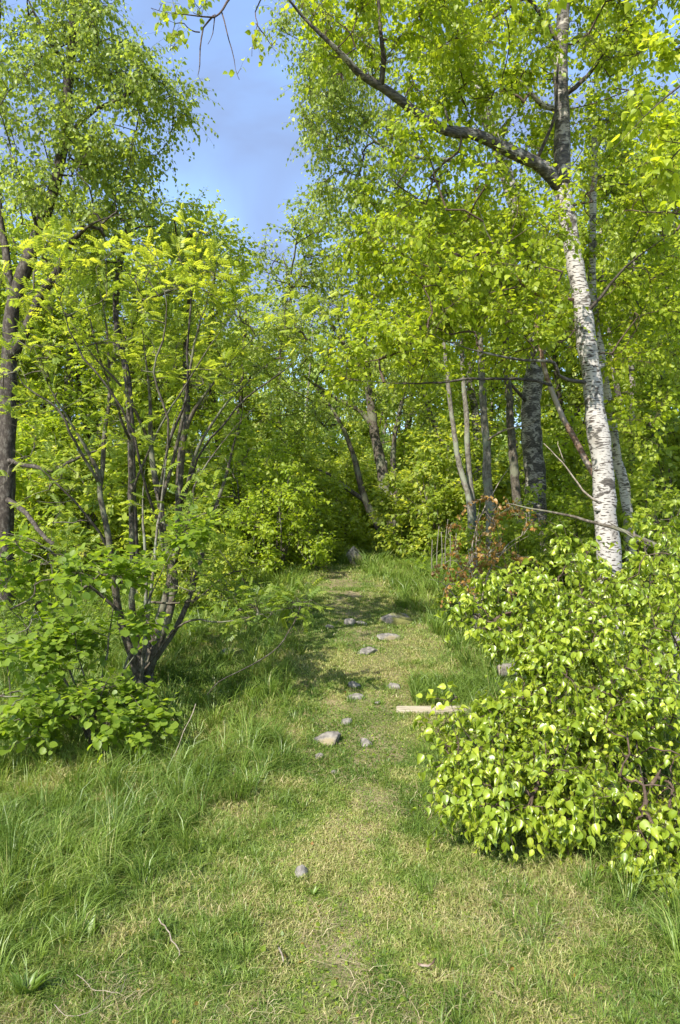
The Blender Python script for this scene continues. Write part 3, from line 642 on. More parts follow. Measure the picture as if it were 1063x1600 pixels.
tree('birch_tree', 'tall white birch leaning left with a long dark limb reaching over the path', 'tree', bb, st, T,
     dict(n=43000, tpl=LEAF_MID, size=.047, mat='birch_leaf', per=7, hang=.55, up=.9, vlo=.1, vhi=.95, maxacc=3, clear=[(spline(tp[:7], .08), .19), (spline(st[2]['p'], .08), .17), (spline(tp[6:9], .08), .12), (spline(st[8]['p'], .1), .07), (spline(st[9]['p'], .1), .05)]), step=.12, droop=.15, hmin=1.2, tl=(.14, .32))
# overhanging twigs from the tip of the limb: drawn separately so their drooping line is right
bt = W(398, -75, 4.5)

# twig spray against the sky
st = [S([(440, -50, 4.7), (390, -12, 4.5), (360, -5, 4.4), (345, 14, 4.35), (332, 25, 4.3), (290, 23, 4.2), (262, 18, 4.1), (236, 12, 4.05)], (.011, .0025), 'twig'),
      S([(334, 24, 4.3), (318, 42, 4.28), (313, 75, 4.25), (311, 100, 4.2), (307, 118, 4.2), (318, 133, 4.2)], (.006, .0018), 'twig'),
      S([(347, 20, 4.35), (352, 50, 4.3), (360, 75, 4.3), (368, 105, 4.3), (376, 124, 4.3)], (.005, .0015), 'twig'),
      S([(312, 50, 4.27), (300, 45, 4.2), (285, 35, 4.15), (272, 38, 4.1), (268, 60, 4.1), (268, 78, 4.1)], (.004, .0014), 'twig'),
      S([(440, -50, 4.7), (415, -15, 4.6), (398, 20, 4.55), (402, 38, 4.5), (396, 60, 4.5), (394, 88, 4.5)], (.006, .0015), 'twig'),
      S([(400, 36, 4.5), (415, 55, 4.55), (425, 70, 4.6), (433, 80, 4.6)], (.004, .0014), 'twig'),
      S([(336, 22, 4.3), (332, 50, 4.3), (325, 68, 4.3)], (.004, .0014), 'twig', grow=False)]
T = np.vstack([ell(262, 22, 4.1, 28, 26, .15, 16), ell(275, 60, 4.1, 15, 25, .1, 6), ell(400, 62, 4.5, 16, 22, .1, 7), ell(300, 6, 4.2, 40, 14, .1, 8), ell(372, 105, 4.3, 8, 18, .05, 3), ell(312, 100, 4.2, 8, 22, .05, 3), ell(425, 60, 4.6, 14, 30, .1, 6)])
tree('overhanging_branch', 'bare looking birch twigs with few leaves hanging into the blue sky from the top edge', 'branch', W(440, -50, 4.7), st, T,
     dict(n=170, tpl=LEAF_MID, size=.042, mat='birch_leaf', per=3, hang=.8, up=.4, vlo=.35, vhi=1, maxacc=1.5), step=.06, hmin=-9, tl=(.05, .12), droop=.5, up=0, rtip=.0016, tw_r=.001)

nb = W(1250, 60, 3.9)
st = [S([(1250, 60, 3.9), (1150, 90, 3.9), (1080, 120, 3.85), (1020, 170, 3.8), (960, 230, 3.75)], (.012, .003), 'bark_dark'), S([(1150, 90, 3.9), (1090, 200, 3.9), (1040, 260, 3.9), (1000, 300, 3.9)], (.008, .002), 'bark_dark'), S([(1180, 80, 3.9), (1110, 20, 3.8), (1050, -20, 3.8), (1000, -10, 3.8)], (.008, .002), 'bark_dark')]
T = np.vstack([ell(1045, 60, 3.85, 35, 55, .2, 9), ell(1020, 200, 3.85, 60, 60, .25, 14), ell(1050, 300, 3.9, 40, 60, .2, 7), ell(900, 5, 3.9, 110, 40, .3, 8)])
tree('overhanging_branch', 'leafy yellow green branch with larger leaves reaching in at the upper right edge', 'branch', nb, st, T,
     dict(n=420, tpl=LEAF_NEAR, size=.055, mat='birch_leaf', per=4, hang=.5, up=.8, vlo=.4, vhi=1, maxacc=2), step=.07, hmin=-9, tl=(.06, .16), up=0, rtip=.0016, tw_r=.001, droop=.2)

# ------------------------------------------------------------------ the glossy bush in the right foreground
bs = onground(965, 3.85)
def stemto(px, py, d, mid=None, r=(.012, .004), b=bs, mat='bark_dark'):
    e = W(px, py, d); m1 = b+(e-b)*.45+np.array([0, 0, .12 if mid is None else mid])
    return dict(p=np.array([b+rng.normal(0, .03, 3)*[1, 1, 0], m1, e]), r=r, mat=mat, part='stem', jit=.01)
st = [stemto(880, 900, 3.9), stemto(890, 850, 4.1), stemto(1035, 830, 4.0), stemto(800, 960, 4.0), stemto(690, 1180, 3.5, .25), stemto(760, 1220, 3.4, .3),
      stemto(1010, 1250, 3.1, .35), stemto(1060, 1050, 3.4), stemto(860, 1060, 3.4, .2), stemto(940, 980, 3.5, .2), stemto(820, 1280, 3.2, .35), stemto(1090, 950, 3.8)]
T = np.vstack([ell(930, 1080, 3.6, 125, 125, .45, 130), ell(850, 1150, 3.5, 110, 70, .4, 40), ell(880, 945, 3.95, 150, 70, .4, 70), ell(775, 1190, 3.4, 88, 52, .3, 46), ell(785, 985, 3.95, 76, 45, .3, 36), ell(725, 960, 4.0, 24, 18, .1, 6), ell(845, 1040, 3.8, 58, 36, .25, 26), ell(775, 1115, 3.6, 45, 26, .15, 16), ell(1050, 1380, 2.95, 18, 30, .08, 7),
               ell(770, 1268, 3.15, 75, 26, .12, 22), ell(900, 1215, 3.3, 120, 50, .3, 60), ell(1010, 1150, 3.35, 90, 110, .4, 60), ell(1012, 1325, 2.95, 26, 62, .10, 18), ell(1060, 1300, 3.1, 35, 80, .2, 20),
               ell(1030, 960, 3.8, 80, 110, .4, 50), ell(890, 865, 4.1, 45, 35, .2, 10), ell(1035, 870, 4.0, 35, 60, .3, 12), ell(960, 930, 3.9, 50, 30, .2, 14), ell(700, 1165, 3.45, 40, 40, .2, 14), ell(890, 1290, 3.1, 22, 40, .08, 7), ell(965, 1240, 3.2, 60, 40, .15, 16)])
tree('leafy_bush', 'big glossy bright green broadleaf bush filling the right foreground beside the path', 'bush', bs, st, T,
     dict(n=16000, tpl=LEAF_BUSH, svar=(.38, 1.3), size=.042, mat='shrub_leaf', per=6, hang=.75, up=.35, vlo=.05, vhi=.85, young=.2, maxacc=2.5, rand=.5), step=.08, hmin=.12, tl=(.08, .2), droop=.35, tw_r=.0014, penal=.1)
st = [S([(835, 1330, 3.5), (790, 1230, 3.4), (750, 1170, 3.35), (715, 1120, 3.35), (705, 1098, 3.35)], (.006, .002), 'bark_dark', part='stem')]
T = ell(700, 1092, 3.35, 22, 14, .05, 5)
tree('shoot', 'thin dark reddish shoot with a few leaves at its tip in front of the timber', 'shoot', onground(835, 3.5), st, T,
     dict(n=26, tpl=LEAF_NEAR, size=.045, mat='shrub_leaf', per=3, hang=.4, up=.6, vlo=.4, vhi=1), step=.04, hmin=.3, tl=(.03, .07), tw_r=.001)

# ------------------------------------------------------------------ left: rowan, hazel, birch
rb = onground(208, 5.5); D = 5.5
def rs(pts, r, mat='bark_rowan', d0=D, **k):
    P_ = WL(pts, d0); P_ = np.vstack([rb+rng.normal(0, .07, 3)*[1, 1, 0], P_]) if k.pop('root', True) else P_
    return dict(p=P_, r=r, mat=mat, part='stem', **k)
st = [rs([(250, 1000), (268, 950), (271, 900), (256, 850), (250, 790), (236, 700), (236, 620), (226, 540), (222, 470)], (.046, .008)),
      rs([(236, 1010, 5.6), (274, 880, 5.7), (280, 780, 5.7), (286, 700, 5.7), (305, 640, 5.6), (355, 575, 5.5), (400, 525, 5.4), (445, 475, 5.3)], (.040, .007)),
      rs([(208, 960, 5.7), (206, 850, 5.7), (205, 700, 5.8), (200, 600, 5.8), (190, 500, 5.8)], (.034, .008)),
      rs([(192, 980, 5.4), (178, 900, 5.3), (157, 780, 5.2), (150, 730, 5.2), (110, 660, 5.1), (75, 600, 5.0), (52, 540, 5.0)], (.036, .007)),
      rs([(155, 770, 5.2), (162, 690, 5.3), (172, 610, 5.3), (165, 500, 5.3), (150, 420, 5.3)], (.020, .006), root=False),
      rs([(285, 960, 5.8), (330, 820, 6.0), (360, 720, 6.0), (378, 640, 6.0), (388, 560, 6.0)], (.028, .006)),
      rs([(283, 790, 5.7), (310, 700, 5.5), (345, 640, 5.4), (395, 590, 5.3), (430, 560, 5.3)], (.018, .005), root=False),
      rs([(236, 700), (200, 620, 5.3), (150, 560, 5.1), (110, 500, 5.0)], (.014, .005), root=False),
      rs([(250, 790), (285, 660, 5.3), (300, 560, 5.2), (320, 480, 5.1), (335, 430, 5.0)], (.018, .005), root=False),
      rs([(222, 1030, 5.4), (228, 900, 5.3), (222, 800, 5.3), (228, 720, 5.4)], (.018, .008), mat='bark_grey'),
      rs([(225, 1030, 5.3), (240, 900, 5.2), (246, 820, 5.2), (262, 700, 5.2), (290, 600, 5.2)], (.016, .006), mat='bark_grey'),
      rs([(260, 1000, 5.3), (300, 970, 5.1), (345, 972, 5.0), (400, 960, 4.9), (470, 945, 4.9)], (.012, .004)),
      rs([(225, 940, 5.5), (300, 940, 5.4), (350, 900, 5.3), (420, 880, 5.2)], (.010, .003), root=False),
      rs([(190, 960, 5.3), (120, 900, 5.1), (60, 850, 5.0), (0, 830, 5.0)], (.014, .004), root=False)]
for q_ in ([(255, 850, 5.5), (225, 740, 5.2), (190, 640, 5.0), (130, 560, 4.9), (90, 470, 4.9), (60, 380, 4.9)], [(250, 780, 5.4), (262, 680, 5.1), (248, 580, 5.0), (262, 480, 4.9), (240, 400, 4.9)],
           [(205, 800, 5.6), (230, 700, 5.3), (280, 620, 5.1), (330, 540, 5.0), (372, 470, 4.95)], [(157, 760, 5.2), (120, 700, 5.0), (90, 640, 4.9), (40, 600, 4.8), (5, 540, 4.8)],
           [(280, 790, 5.6), (320, 700, 5.4), (370, 640, 5.3), (420, 600, 5.2), (460, 560, 5.1), (490, 490, 5.1)], [(275, 880, 5.6), (300, 780, 5.3), (350, 690, 5.2), (400, 640, 5.1)],
           [(178, 880, 5.3), (130, 800, 5.1), (70, 740, 5.0), (20, 700, 5.0)], [(262, 700, 5.2), (290, 620, 5.1), (296, 520, 5.0), (300, 410, 4.95), (312, 360, 4.95)], [(205, 690, 5.7), (170, 600, 5.4), (140, 500, 5.2), (120, 400, 5.1)]):
    st.append(rs(q_, (.012, .004), mat='bark_dark' if rng.random() < .5 else 'bark_rowan', root=False, jit=.012))
T = np.vstack([ell(235, 430, 5.3, 100, 50, .6, 32), ell(335, 470, 5.2, 85, 50, .5, 26), ell(90, 480, 5.1, 90, 80, .6, 34), ell(45, 580, 5.0, 70, 60, .5, 24),
               ell(220, 540, 5.4, 130, 65, .7, 44), ell(430, 520, 5.3, 55, 50, .4, 14), ell(330, 600, 5.4, 90, 60, .6, 24), ell(150, 690, 5.3, 150, 80, .6, 24),
               ell(80, 870, 5.0, 90, 60, .4, 22), ell(60, 990, 4.9, 60, 60, .3, 18), ell(400, 955, 4.95, 60, 28, .25, 16), ell(465, 942, 4.9, 30, 16, .1, 10), ell(310, 880, 5.3, 80, 60, .5, 18), ell(80, 385, 4.95, 45, 30, .3, 9), ell(310, 390, 5.0, 40, 40, .3, 9), ell(470, 500, 5.1, 40, 40, .3, 9), ell(370, 700, 5.8, 60, 100, .5, 12), ell(300, 790, 5.2, 90, 60, .4, 16), ell(70, 770, 5.0, 80, 60, .4, 16), ell(350, 920, 5.1, 70, 40, .3, 14)])
tree('rowan_tree', 'many stemmed rowan with feathery yellow green leaves on the left bank', 'tree', rb, st, T,
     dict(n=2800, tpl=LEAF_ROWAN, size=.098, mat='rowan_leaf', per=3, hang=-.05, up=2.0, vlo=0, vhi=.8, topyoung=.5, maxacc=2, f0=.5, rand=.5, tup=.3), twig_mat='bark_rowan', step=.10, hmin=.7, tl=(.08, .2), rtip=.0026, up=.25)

hb = onground(150, 4.6)
def hs(px, py, d, r=(.010, .004), lift=.12):
    return stemto(px, py, d, lift, r, hb, 'bark_rowan')
st = [hs(190, 900, 4.6), hs(60, 960, 4.5), hs(30, 1080, 4.4), hs(120, 1000, 4.4), hs(230, 1000, 4.6), hs(170, 1060, 4.3), hs(0, 930, 4.6), hs(250, 1120, 4.4), hs(290, 830, 4.9), hs(90, 1120, 4.2)]
T = np.vstack([ell(150, 892, 4.55, 100, 22, .3, 28), ell(290, 835, 4.8, 50, 22, .2, 12), ell(80, 1000, 4.5, 95, 55, .4, 34), ell(50, 1110, 4.3, 70, 60, .35, 26), ell(165, 1110, 4.4, 75, 40, .35, 24),
               ell(20, 900, 4.6, 60, 60, .3, 18), ell(225, 980, 4.6, 28, 18, .2, 6), ell(230, 1130, 4.3, 40, 30, .2, 9)])
tree('hazel_bush', 'low hazel bush with round soft leaves in front of the rowan stems', 'bush', hb, st, T,
     dict(n=3400, tpl=LEAF_ROUND, size=.052, mat='hazel_leaf', per=4, hang=.2, up=1.4, vlo=.0, vhi=.9, maxacc=2.5, rand=.4), twig_mat='bark_rowan', step=.09, hmin=.1, tl=(.08, .2), penal=.1, tw_r=.0014)

# old dark birch at the left edge
lb = onground(5, 8)
st = [dict(p=np.vstack([lb-[0, 0, .1], WL([(6, 850), (8, 760), (14, 600), (20, 480), (48, 400), (82, 300), (104, 205), (108, 120), (114, 30), (112, -150), (118, -350)], 8)]), r=(.115, .025), mat='bark_dark', part='trunk', flare=.2, knots=4),
      S([(100, 222, 8), (140, 180, 7.9), (190, 152, 7.7), (238, 134, 7.5)], (.034, .010), 'bark_dark'),
      S([(20, 470, 8), (10, 400, 8.1), (-5, 300, 8.2), (-10, 150, 8.3), (0, 30, 8.3)], (.05, .016), 'bark_dark'),
      S([(18, 560, 8), (60, 470, 7.8), (85, 430, 7.6), (110, 380, 7.4), (150, 345, 7.2), (200, 335, 7.1)], (.07, .012), 'bark_dark'),
      S([(62, 370, 8), (40, 300, 7.7), (20, 240, 7.4)], (.024, .008), 'bark_dark'),
      S([(108, 110, 8), (70, 50, 7.8), (30, -30, 7.6)], (.026, .008), 'bark_dark'),
      S([(10, 720, 8), (50, 728, 7.6), (80, 735, 7.4), (120, 715, 7.3), (200, 690, 7.2)], (.03, .012), 'bark_dark'),
      S([(10, 780, 8), (40, 800, 7.4), (70, 840, 7.1), (85, 850, 7.0)], (.035, .02), 'bark_dark')]
T = np.vstack([ell(40, 40, 8, 120, 110, 1.3, 60), ell(130, 60, 7.8, 80, 80, 1.0, 44), ell(60, 200, 7.8, 110, 80, 1.2, 50), ell(190, 110, 7.7, 50, 60, .7, 28), ell(245, 160, 7.5, 62, 55, .6, 34),
               ell(180, 240, 7.7, 75, 60, .8, 38), ell(60, 330, 7.8, 90, 50, 1.0, 26), ell(170, 330, 7.5, 110, 45, .8, 32), ell(20, -120, 8, 150, 90, 1.2, 20), ell(-60, 200, 8, 60, 250, 1, 20)])
tree('birch_tree', 'old dark barked birch at the left edge with weeping fine foliage against the sky', 'tree', lb, st, T,
     dict(n=25000, tpl=LEAF_FAR, size=.056, mat='fine_leaf', per=7, hang=.75, up=.5, vlo=.05, vhi=.9, maxacc=3), twig_mat='bark_dark', step=.15, droop=.35, hmin=3, tl=(.2, .45), rtip=.003)

# ------------------------------------------------------------------ middle distance
def simple_trunk(pts, d, r, mat, part='trunk', **k):
    b = onground(pts[0][0], d); P_ = np.vstack([b-[0, 0, .08], WL(pts[1:], d)])
    return b, dict(p=P_, r=r, mat=mat, part=part, **k)
# multi stemmed tree at the end of the path
mb = onground(607, 13)
def ms(pts, r, mat='bark_rowan', d=13, **k):
    return dict(p=np.vstack([mb+rng.normal(0, .10, 3)*[1, 1, 0], WL(pts, d)]) if k.pop('root', True) else WL(pts, d), r=r, mat=mat, part='stem', **k)
st = [ms([(605, 800), (598, 740), (588, 690), (580, 640), (572, 560), (565, 470), (560, 400)], (.13, .03), flare=.3),
      ms([(590, 820), (570, 780), (560, 740), (545, 690), (520, 640), (490, 600)], (.09, .02)),
      ms([(575, 790), (550, 768), (520, 745), (490, 730), (450, 700)], (.07, .015)),
      ms([(618, 800), (616, 740), (615, 700), (625, 640), (640, 560), (640, 480)], (.07, .02)),
      ms([(612, 790), (606, 760), (602, 720)], (.05, .03), mat='birch_old'),
      ms([(585, 670), (560, 640), (520, 620), (480, 590), (440, 560)], (.05, .012), root=False),
      ms([(578, 610), (540, 540), (500, 480), (470, 430)], (.05, .012), root=False)]
T = np.vstack([ell(520, 400, 13, 110, 70, 1.6, 60), ell(485, 365, 13, 50, 40, 1.2, 18), ell(600, 420, 13, 110, 110, 1.8, 50), ell(450, 440, 13, 60, 60, 1.2, 30), ell(500, 520, 13, 90, 60, 1.6, 44),
               ell(480, 640, 12.6, 80, 50, 1.2, 30), ell(560, 580, 13, 90, 60, 1.4, 30), ell(420, 560, 12.8, 50, 60, 1, 18), ell(640, 620, 12.8, 60, 60, 1, 16), ell(560, 320, 13, 60, 40, 1, 14)])
tree('deciduous_tree', 'multi stemmed spreading tree at the end of the path with airy crown', 'tree', mb, st, T,
     dict(n=15500, tpl=LEAF_FAR, size=.078, mat='fine_leaf', per=7, hang=.5, up=.7, vlo=.1, vhi=1, maxacc=3), twig_mat='bark_dark', step=.22, hmin=1.5, tl=(.25, .6), rtip=.004, tw_r=.003)
# tall birch with fine weeping leaves behind the long limb
b2, s2 = simple_trunk([(845, 900), (842, 860), (836, 760), (830, 650), (838, 500), (800, 300), (740, 120), (700, -100), (680, -300)], 10, (.17, .03), 'birch_old', flare=.3, knots=5)
st = [s2, S([(780, 260, 10), (700, 250, 9.8), (620, 240, 9.6), (560, 200, 9.5), (520, 190, 9.4)], (.035, .008), 'bark_grey'), S([(740, 120, 10), (650, 90, 9.8), (560, 110, 9.6), (490, 140, 9.5)], (.03, .008), 'bark_grey'),
      S([(833, 640, 10), (800, 600, 9.8), (770, 560, 9.6)], (.03, .01), 'bark_dark')]
T = np.vstack([ell(515, 130, 9.6, 58, 80, .8, 40), ell(560, 180, 9.7, 100, 80, 1, 44), ell(480, 60, 9.6, 50, 60, .8, 20), ell(560, 30, 9.8, 110, 70, 1, 26), ell(540, 270, 9.8, 60, 40, .6, 16), ell(680, 150, 10, 120, 130, 1.2, 40), ell(700, 380, 10, 110, 90, 1.2, 34), ell(620, 300, 10, 80, 50, 1, 20)])
tree('birch_tree', 'thick dark and white patched birch trunk behind the tall white birch', 'tree', b2, st, T,
     dict(n=19000, tpl=LEAF_FAR, size=.062, mat='fine_leaf', per=7, hang=.9, up=.4, vlo=.15, vhi=1, maxacc=3), twig_mat='twig', step=.18, droop=.5, hmin=3.5, tl=(.25, .55), rtip=.003, tw_r=.002)
# slim grey stems right of the path
def slim(label, pts, d, r, mat, leaves, T, size=.07, group='slim grey stems right of the path', lm='far_leaf', extra=()):
    b, s = simple_trunk(pts, d, r, mat)
    return tree('young_tree', label, 'tree', b, [s]+list(extra), T, dict(n=leaves, tpl=LEAF_FAR, size=size, mat=lm, per=6, hang=.4, up=.8, maxacc=3), step=.2, hmin=1.8, tl=(.2, .45), rtip=.003, group=group, twig_mat='bark_dark')
slim('slim grey stem curving left, leftmost of those right of the path', [(741, 950), (737, 880), (735, 800), (722, 740), (712, 690), (700, 600), (690, 480)], 8.2, (.045, .02), 'bark_grey', 2600, ell(690, 440, 8.4, 70, 90, .8, 22), lm='birch_leaf')
slim('slim straight grey stem close right of the curving leftmost stem', [(738, 950), (742, 880), (740, 800), (733, 740), (729, 640), (722, 560), (720, 440)], 8.4, (.045, .02), 'bark_grey', 2600, ell(730, 420, 8.5, 70, 90, .8, 22), lm='birch_leaf')
slim('pale grey lichened stem rising straight just right of the withered brown shrub', [(766, 950), (767, 880), (764, 780), (760, 700), (755, 630), (752, 540), (748, 420)], 7.8, (.062, .026), 'bark_grey', 2800, ell(770, 430, 8, 80, 80, .8, 22), lm='birch_leaf',
     extra=[S([(760, 690, 7.8), (790, 672, 7.6), (825, 664, 7.4), (850, 648, 7.3)], (.014, .006), 'dead_wood')])
slim('grey brown trunk leaning left, crossing in front of the thick patched birch base', [(843, 935), (832, 860), (815, 820), (806, 760), (801, 700), (797, 640), (790, 540), (780, 420)], 9.2, (.075, .03), 'bark_rowan', 3500, ell(800, 430, 9.4, 80, 90, .9, 26))
slim('white birch stem just right of and behind the tall white birch', [(990, 900), (982, 800), (968, 735), (955, 660), (940, 560), (930, 500), (925, 380), (930, 200)], 6.9, (.062, .03), 'birch', 5000, np.vstack([ell(950, 260, 7.2, 110, 110, .9, 30), ell(1020, 480, 7.2, 70, 90, .8, 16)]), group=None, lm='birch_leaf', size=.055)
slim('thin pale birch stem far right among the leaves', [(1000, 860), (992, 760), (988, 700), (990, 620), (985, 500), (1000, 350)], 10, (.06, .03), 'birch_old', 4200, np.vstack([ell(1010, 420, 10, 90, 110, 1.2, 30), ell(1040, 250, 10, 80, 120, 1, 20)]), group=None)
slim('thin forked grey stem nearest the right edge of the picture', [(1030, 900), (1022, 800), (1018, 720), (1030, 640), (1040, 520)], 9.2, (.05, .025), 'bark_grey', 4200, np.vstack([ell(1040, 560, 9.2, 60, 110, 1, 24), ell(1050, 700, 9, 50, 50, .6, 12)]), group=None)
# dark trunks in the left thicket
slim('dark trunk deep in the thicket directly behind the rowan stems', [(222, 1010), (214, 900), (208, 800), (206, 700), (200, 600), (180, 480), (200, 350)], 8.5, (.06, .03), 'bark_dark', 4500, np.vstack([ell(190, 420, 8.8, 120, 80, 1.2, 34), ell(280, 400, 9.2, 70, 50, 1, 14)]), group='dark trunks in the left thicket', size=.065, lm='fine_leaf')
slim('dark forked trunk right of the rowan centre, deeper in the thicket', [(283, 980), (282, 860), (280, 780), (285, 690), (292, 640), (290, 560), (300, 430)], 9.6, (.065, .03), 'bark_dark', 5000, np.vstack([ell(320, 400, 10.5, 70, 60, 1.2, 40), ell(300, 530, 10, 90, 90, 1.2, 30)]), group='dark trunks in the left thicket', size=.07, lm='far_leaf')

# withered shrub with orange brown leaves
wb = onground(748, 6.6)
st = [dict(p=np.vstack([wb, WL(q_, 6.6)]), r=(.011, .003), mat='dead_wood', part='stem') for q_ in
      ([(738, 880), (745, 820), (790, 740), (830, 690)], [(725, 900), (715, 860), (700, 840)], [(760, 900), (790, 860), (830, 835)], [(746, 870), (748, 800), (760, 760)], [(710, 930), (690, 910), (670, 905)])]
T = np.vstack([ell(745, 850, 6.4, 60, 60, .4, 26), ell(715, 900, 6.4, 45, 35, .3, 16), ell(780, 890, 6.4, 45, 45, .35, 14), ell(755, 800, 6.4, 40, 30, .3, 9), ell(815, 820, 6.4, 30, 45, .3, 9)])
tree('withered_shrub', 'withered shrub with orange brown curled leaves in front of the grey stems', 'shrub', wb, st, T,
     dict(n=760, tpl=LEAF_MID, size=.040, mat='withered', per=5, hang=.5, up=.5, maxacc=2), twig_mat='dead_wood', step=.10, hmin=.15, tl=(.06, .18))
# fallen and dead branches
def dead(name, label, pts, r, mat='dead_wood', extra=(), cat='branch'):
    P_ = WL(pts); root = empty(name, P_[0], label, cat)
    for q_, rr in [(P_, r)]+[(WL(e), (r[0]*.5, r[1]*.7)) for e in extra]:
        Q = spline(q_-P_[0], .08, .006); tb = Tubes(); tb.add(Q, np.linspace(rr[0], rr[1], len(Q)), 7, rough=.1); tb.build('branch' if rr[0] == r[0] else 'side_branch', M[mat], root)
    return root
dead('fallen_branch', 'brown dead branch slanting down past the birch trunk to the right edge', [(1120, 890, 4.6), (1060, 872, 4.7), (1000, 840, 4.8), (960, 826, 4.9), (900, 808, 5.1), (840, 795, 5.3), (790, 788, 5.5)], (.022, .004), 'bark_rowan', extra=[[(1120, 920, 4.5), (1063, 868, 4.6), (1010, 850, 4.6), (950, 815, 4.7)]])
dead('dead_twig', 'thin bare grey twig rising left of the white birch trunk', [(935, 785, 5.4), (910, 765, 5.4), (880, 720, 5.4), (850, 692, 5.4)], (.010, .003), extra=[[(882, 722, 5.4), (876, 700, 5.4), (874, 690, 5.4)]])
dead('drooping_branch', 'long bent grey branch drooping to the long grass left of the path', [(470, 946, 4.9), (458, 978, 4.8), (436, 1010, 4.7), (390, 1042, 4.6), (345, 1065, 4.5), (325, 1085, 4.5)], (.005, .003), 'bark_dark')
dead('dead_twig', 'pale broken twig leaning in the long grass below the drooping branch', [(306, 1100, 4.3), (298, 1125, 4.2), (287, 1145, 4.15), (270, 1185, 4.05)], (.003, .0018))
def gdead(label, pts, r, lift=.02, mat='dead_wood'):
    """a twig lying on the ground; pts: (px, distance)"""
    P_ = np.array([onground(a_, b_)+[0, 0, lift+.01*rng.random()] for a_, b_ in pts]); root = empty('dead_twig', P_[0], label, 'twig')
    Q = spline(P_-P_[0], .03, .006); tb = Tubes(); tb.add(Q, np.linspace(r[0], r[1], len(Q)), 6, rough=.15); tb.build('twig', M[mat], root)
gdead('pale hooked twig lying in the lawn left of the lone stone', [(248, 2.65), (258, 2.62), (272, 2.52), (280, 2.45)], (.003, .0018), .05)
gdead('short white chip of wood on the lawn just below the lone stone', [(436, 2.52), (440, 2.44)], (.004, .003), .03)
gdead('small dark brown twig lying on the near path', [(655, 2.42), (668, 2.40), (676, 2.45)], (.005, .003), .02, 'bark_red')
gdead('thin curved straw stalk arching in the bottom left corner', [(120, 2.35), (150, 2.28), (185, 2.25), (205, 2.35)], (.0012, .0008), .06)
gdead('long pale stalk trailing along the grass in the bottom left corner', [(85, 2.22), (110, 2.18), (150, 2.20), (190, 2.3)], (.0013, .0008), .05)

# docks in the near left corner
def dock(label, px, d, sc, nl=9):
    b = onground(px, d); v = []; f = []; root = None
    P_ = np.tile(np.zeros(3), (nl, 1)); a = np.arange(nl)*2.4+rng.random(nl)*.6; A = np.stack([np.cos(a)*.6, np.sin(a)*.6, rng.uniform(.5, 1.1, nl)], -1)
    N_ = np.array([0, 0, 1.])+rnd_dirs(nl)*.2
    tv, tf = LEAF_NEAR; tpl = (tv*np.array([.40, 1, .6]), tf)
    o = leaves_mesh('leafy_weed', P_, A, N_, sc*rng.uniform(.6, 1.1, nl), rng.uniform(.1, .6, nl), tpl, M['tall_grass'], loc=b)
    return tagit(o, label, 'plant', 'dock plants in the lawn')
dock('clump of long dark dock leaves in the bottom left corner', 42, 2.32, .11, 10)
dock('pair of upright pale dock leaves in the long grass at left', 205, 3.3, .17, 5)
dock('broad leafed weed in the grass left of the lone stone', 140, 2.6, .08, 7)
dock('tiny round weed hugging the right foot of the lone stone', 490, 2.9, .045, 6)

# ------------------------------------------------------------------ undergrowth bushes
def bush_proto(name, label, cat, loc, h, w, leaves, tpl, size, mat, group, ns=9, nt=110, hang=.3, upn=1.0):
    b = np.array(loc); st = []
    for i in range(ns):
        a = i*2.4; e = b+np.array([math.cos(a)*w*.55*rng.random(), math.sin(a)*w*.55*rng.random(), h*rng.uniform(.6, .95)])
        st.append(dict(p=np.array([b+rng.normal(0, .06, 3)*[1, 1, 0], b+(e-b)*.5+rng.normal(0, .06, 3), e]), r=(.016, .006), mat='bark_rowan', part='stem', step=.2))
    v = rnd_dirs(nt)*(rng.random(nt)**.4)[:, None]; v[:, 2] = np.abs(v[:, 2])*1.0
    lump = .75+.45*vnoise(v[:, 0]*2+5, v[:, 1]*2+v[:, 2], .6, int(h*10))
    T = b+v*lump[:, None]*np.array([w, w, h])+[0, 0, .05]
    return tree(name, label, cat, b, st, T, dict(n=leaves, tpl=tpl, size=size, mat=mat, per=6, hang=hang, up=upn, maxacc=3), step=.18, hmin=.1, tl=(.12, .3), group=group, twig_mat='bark_rowan', penal=.1)
def put(px, d): return tuple(onground(px, d))
GB = 'undergrowth bushes beneath the trees'
b1 = bush_proto('bush', 'pale green rounded bush right of the path end, before the slim stems', 'bush', put(680, 11), 1.9, 1.05, 7500, LEAF_MID, .072, 'rowan_leaf', GB)
b2_ = bush_proto('bush', 'yellow green airy bush left of the path, reaching to the boulder', 'bush', put(432, 9.6), 1.75, .95, 6500, LEAF_MID, .055, 'yellow_leaf', GB)
b3 = bush_proto('bush', 'deep green bush in shade right behind the grey boulder', 'bush', put(540, 14.5), 2.2, 1.5, 8000, LEAF_MID, .085, 'far_leaf', GB)
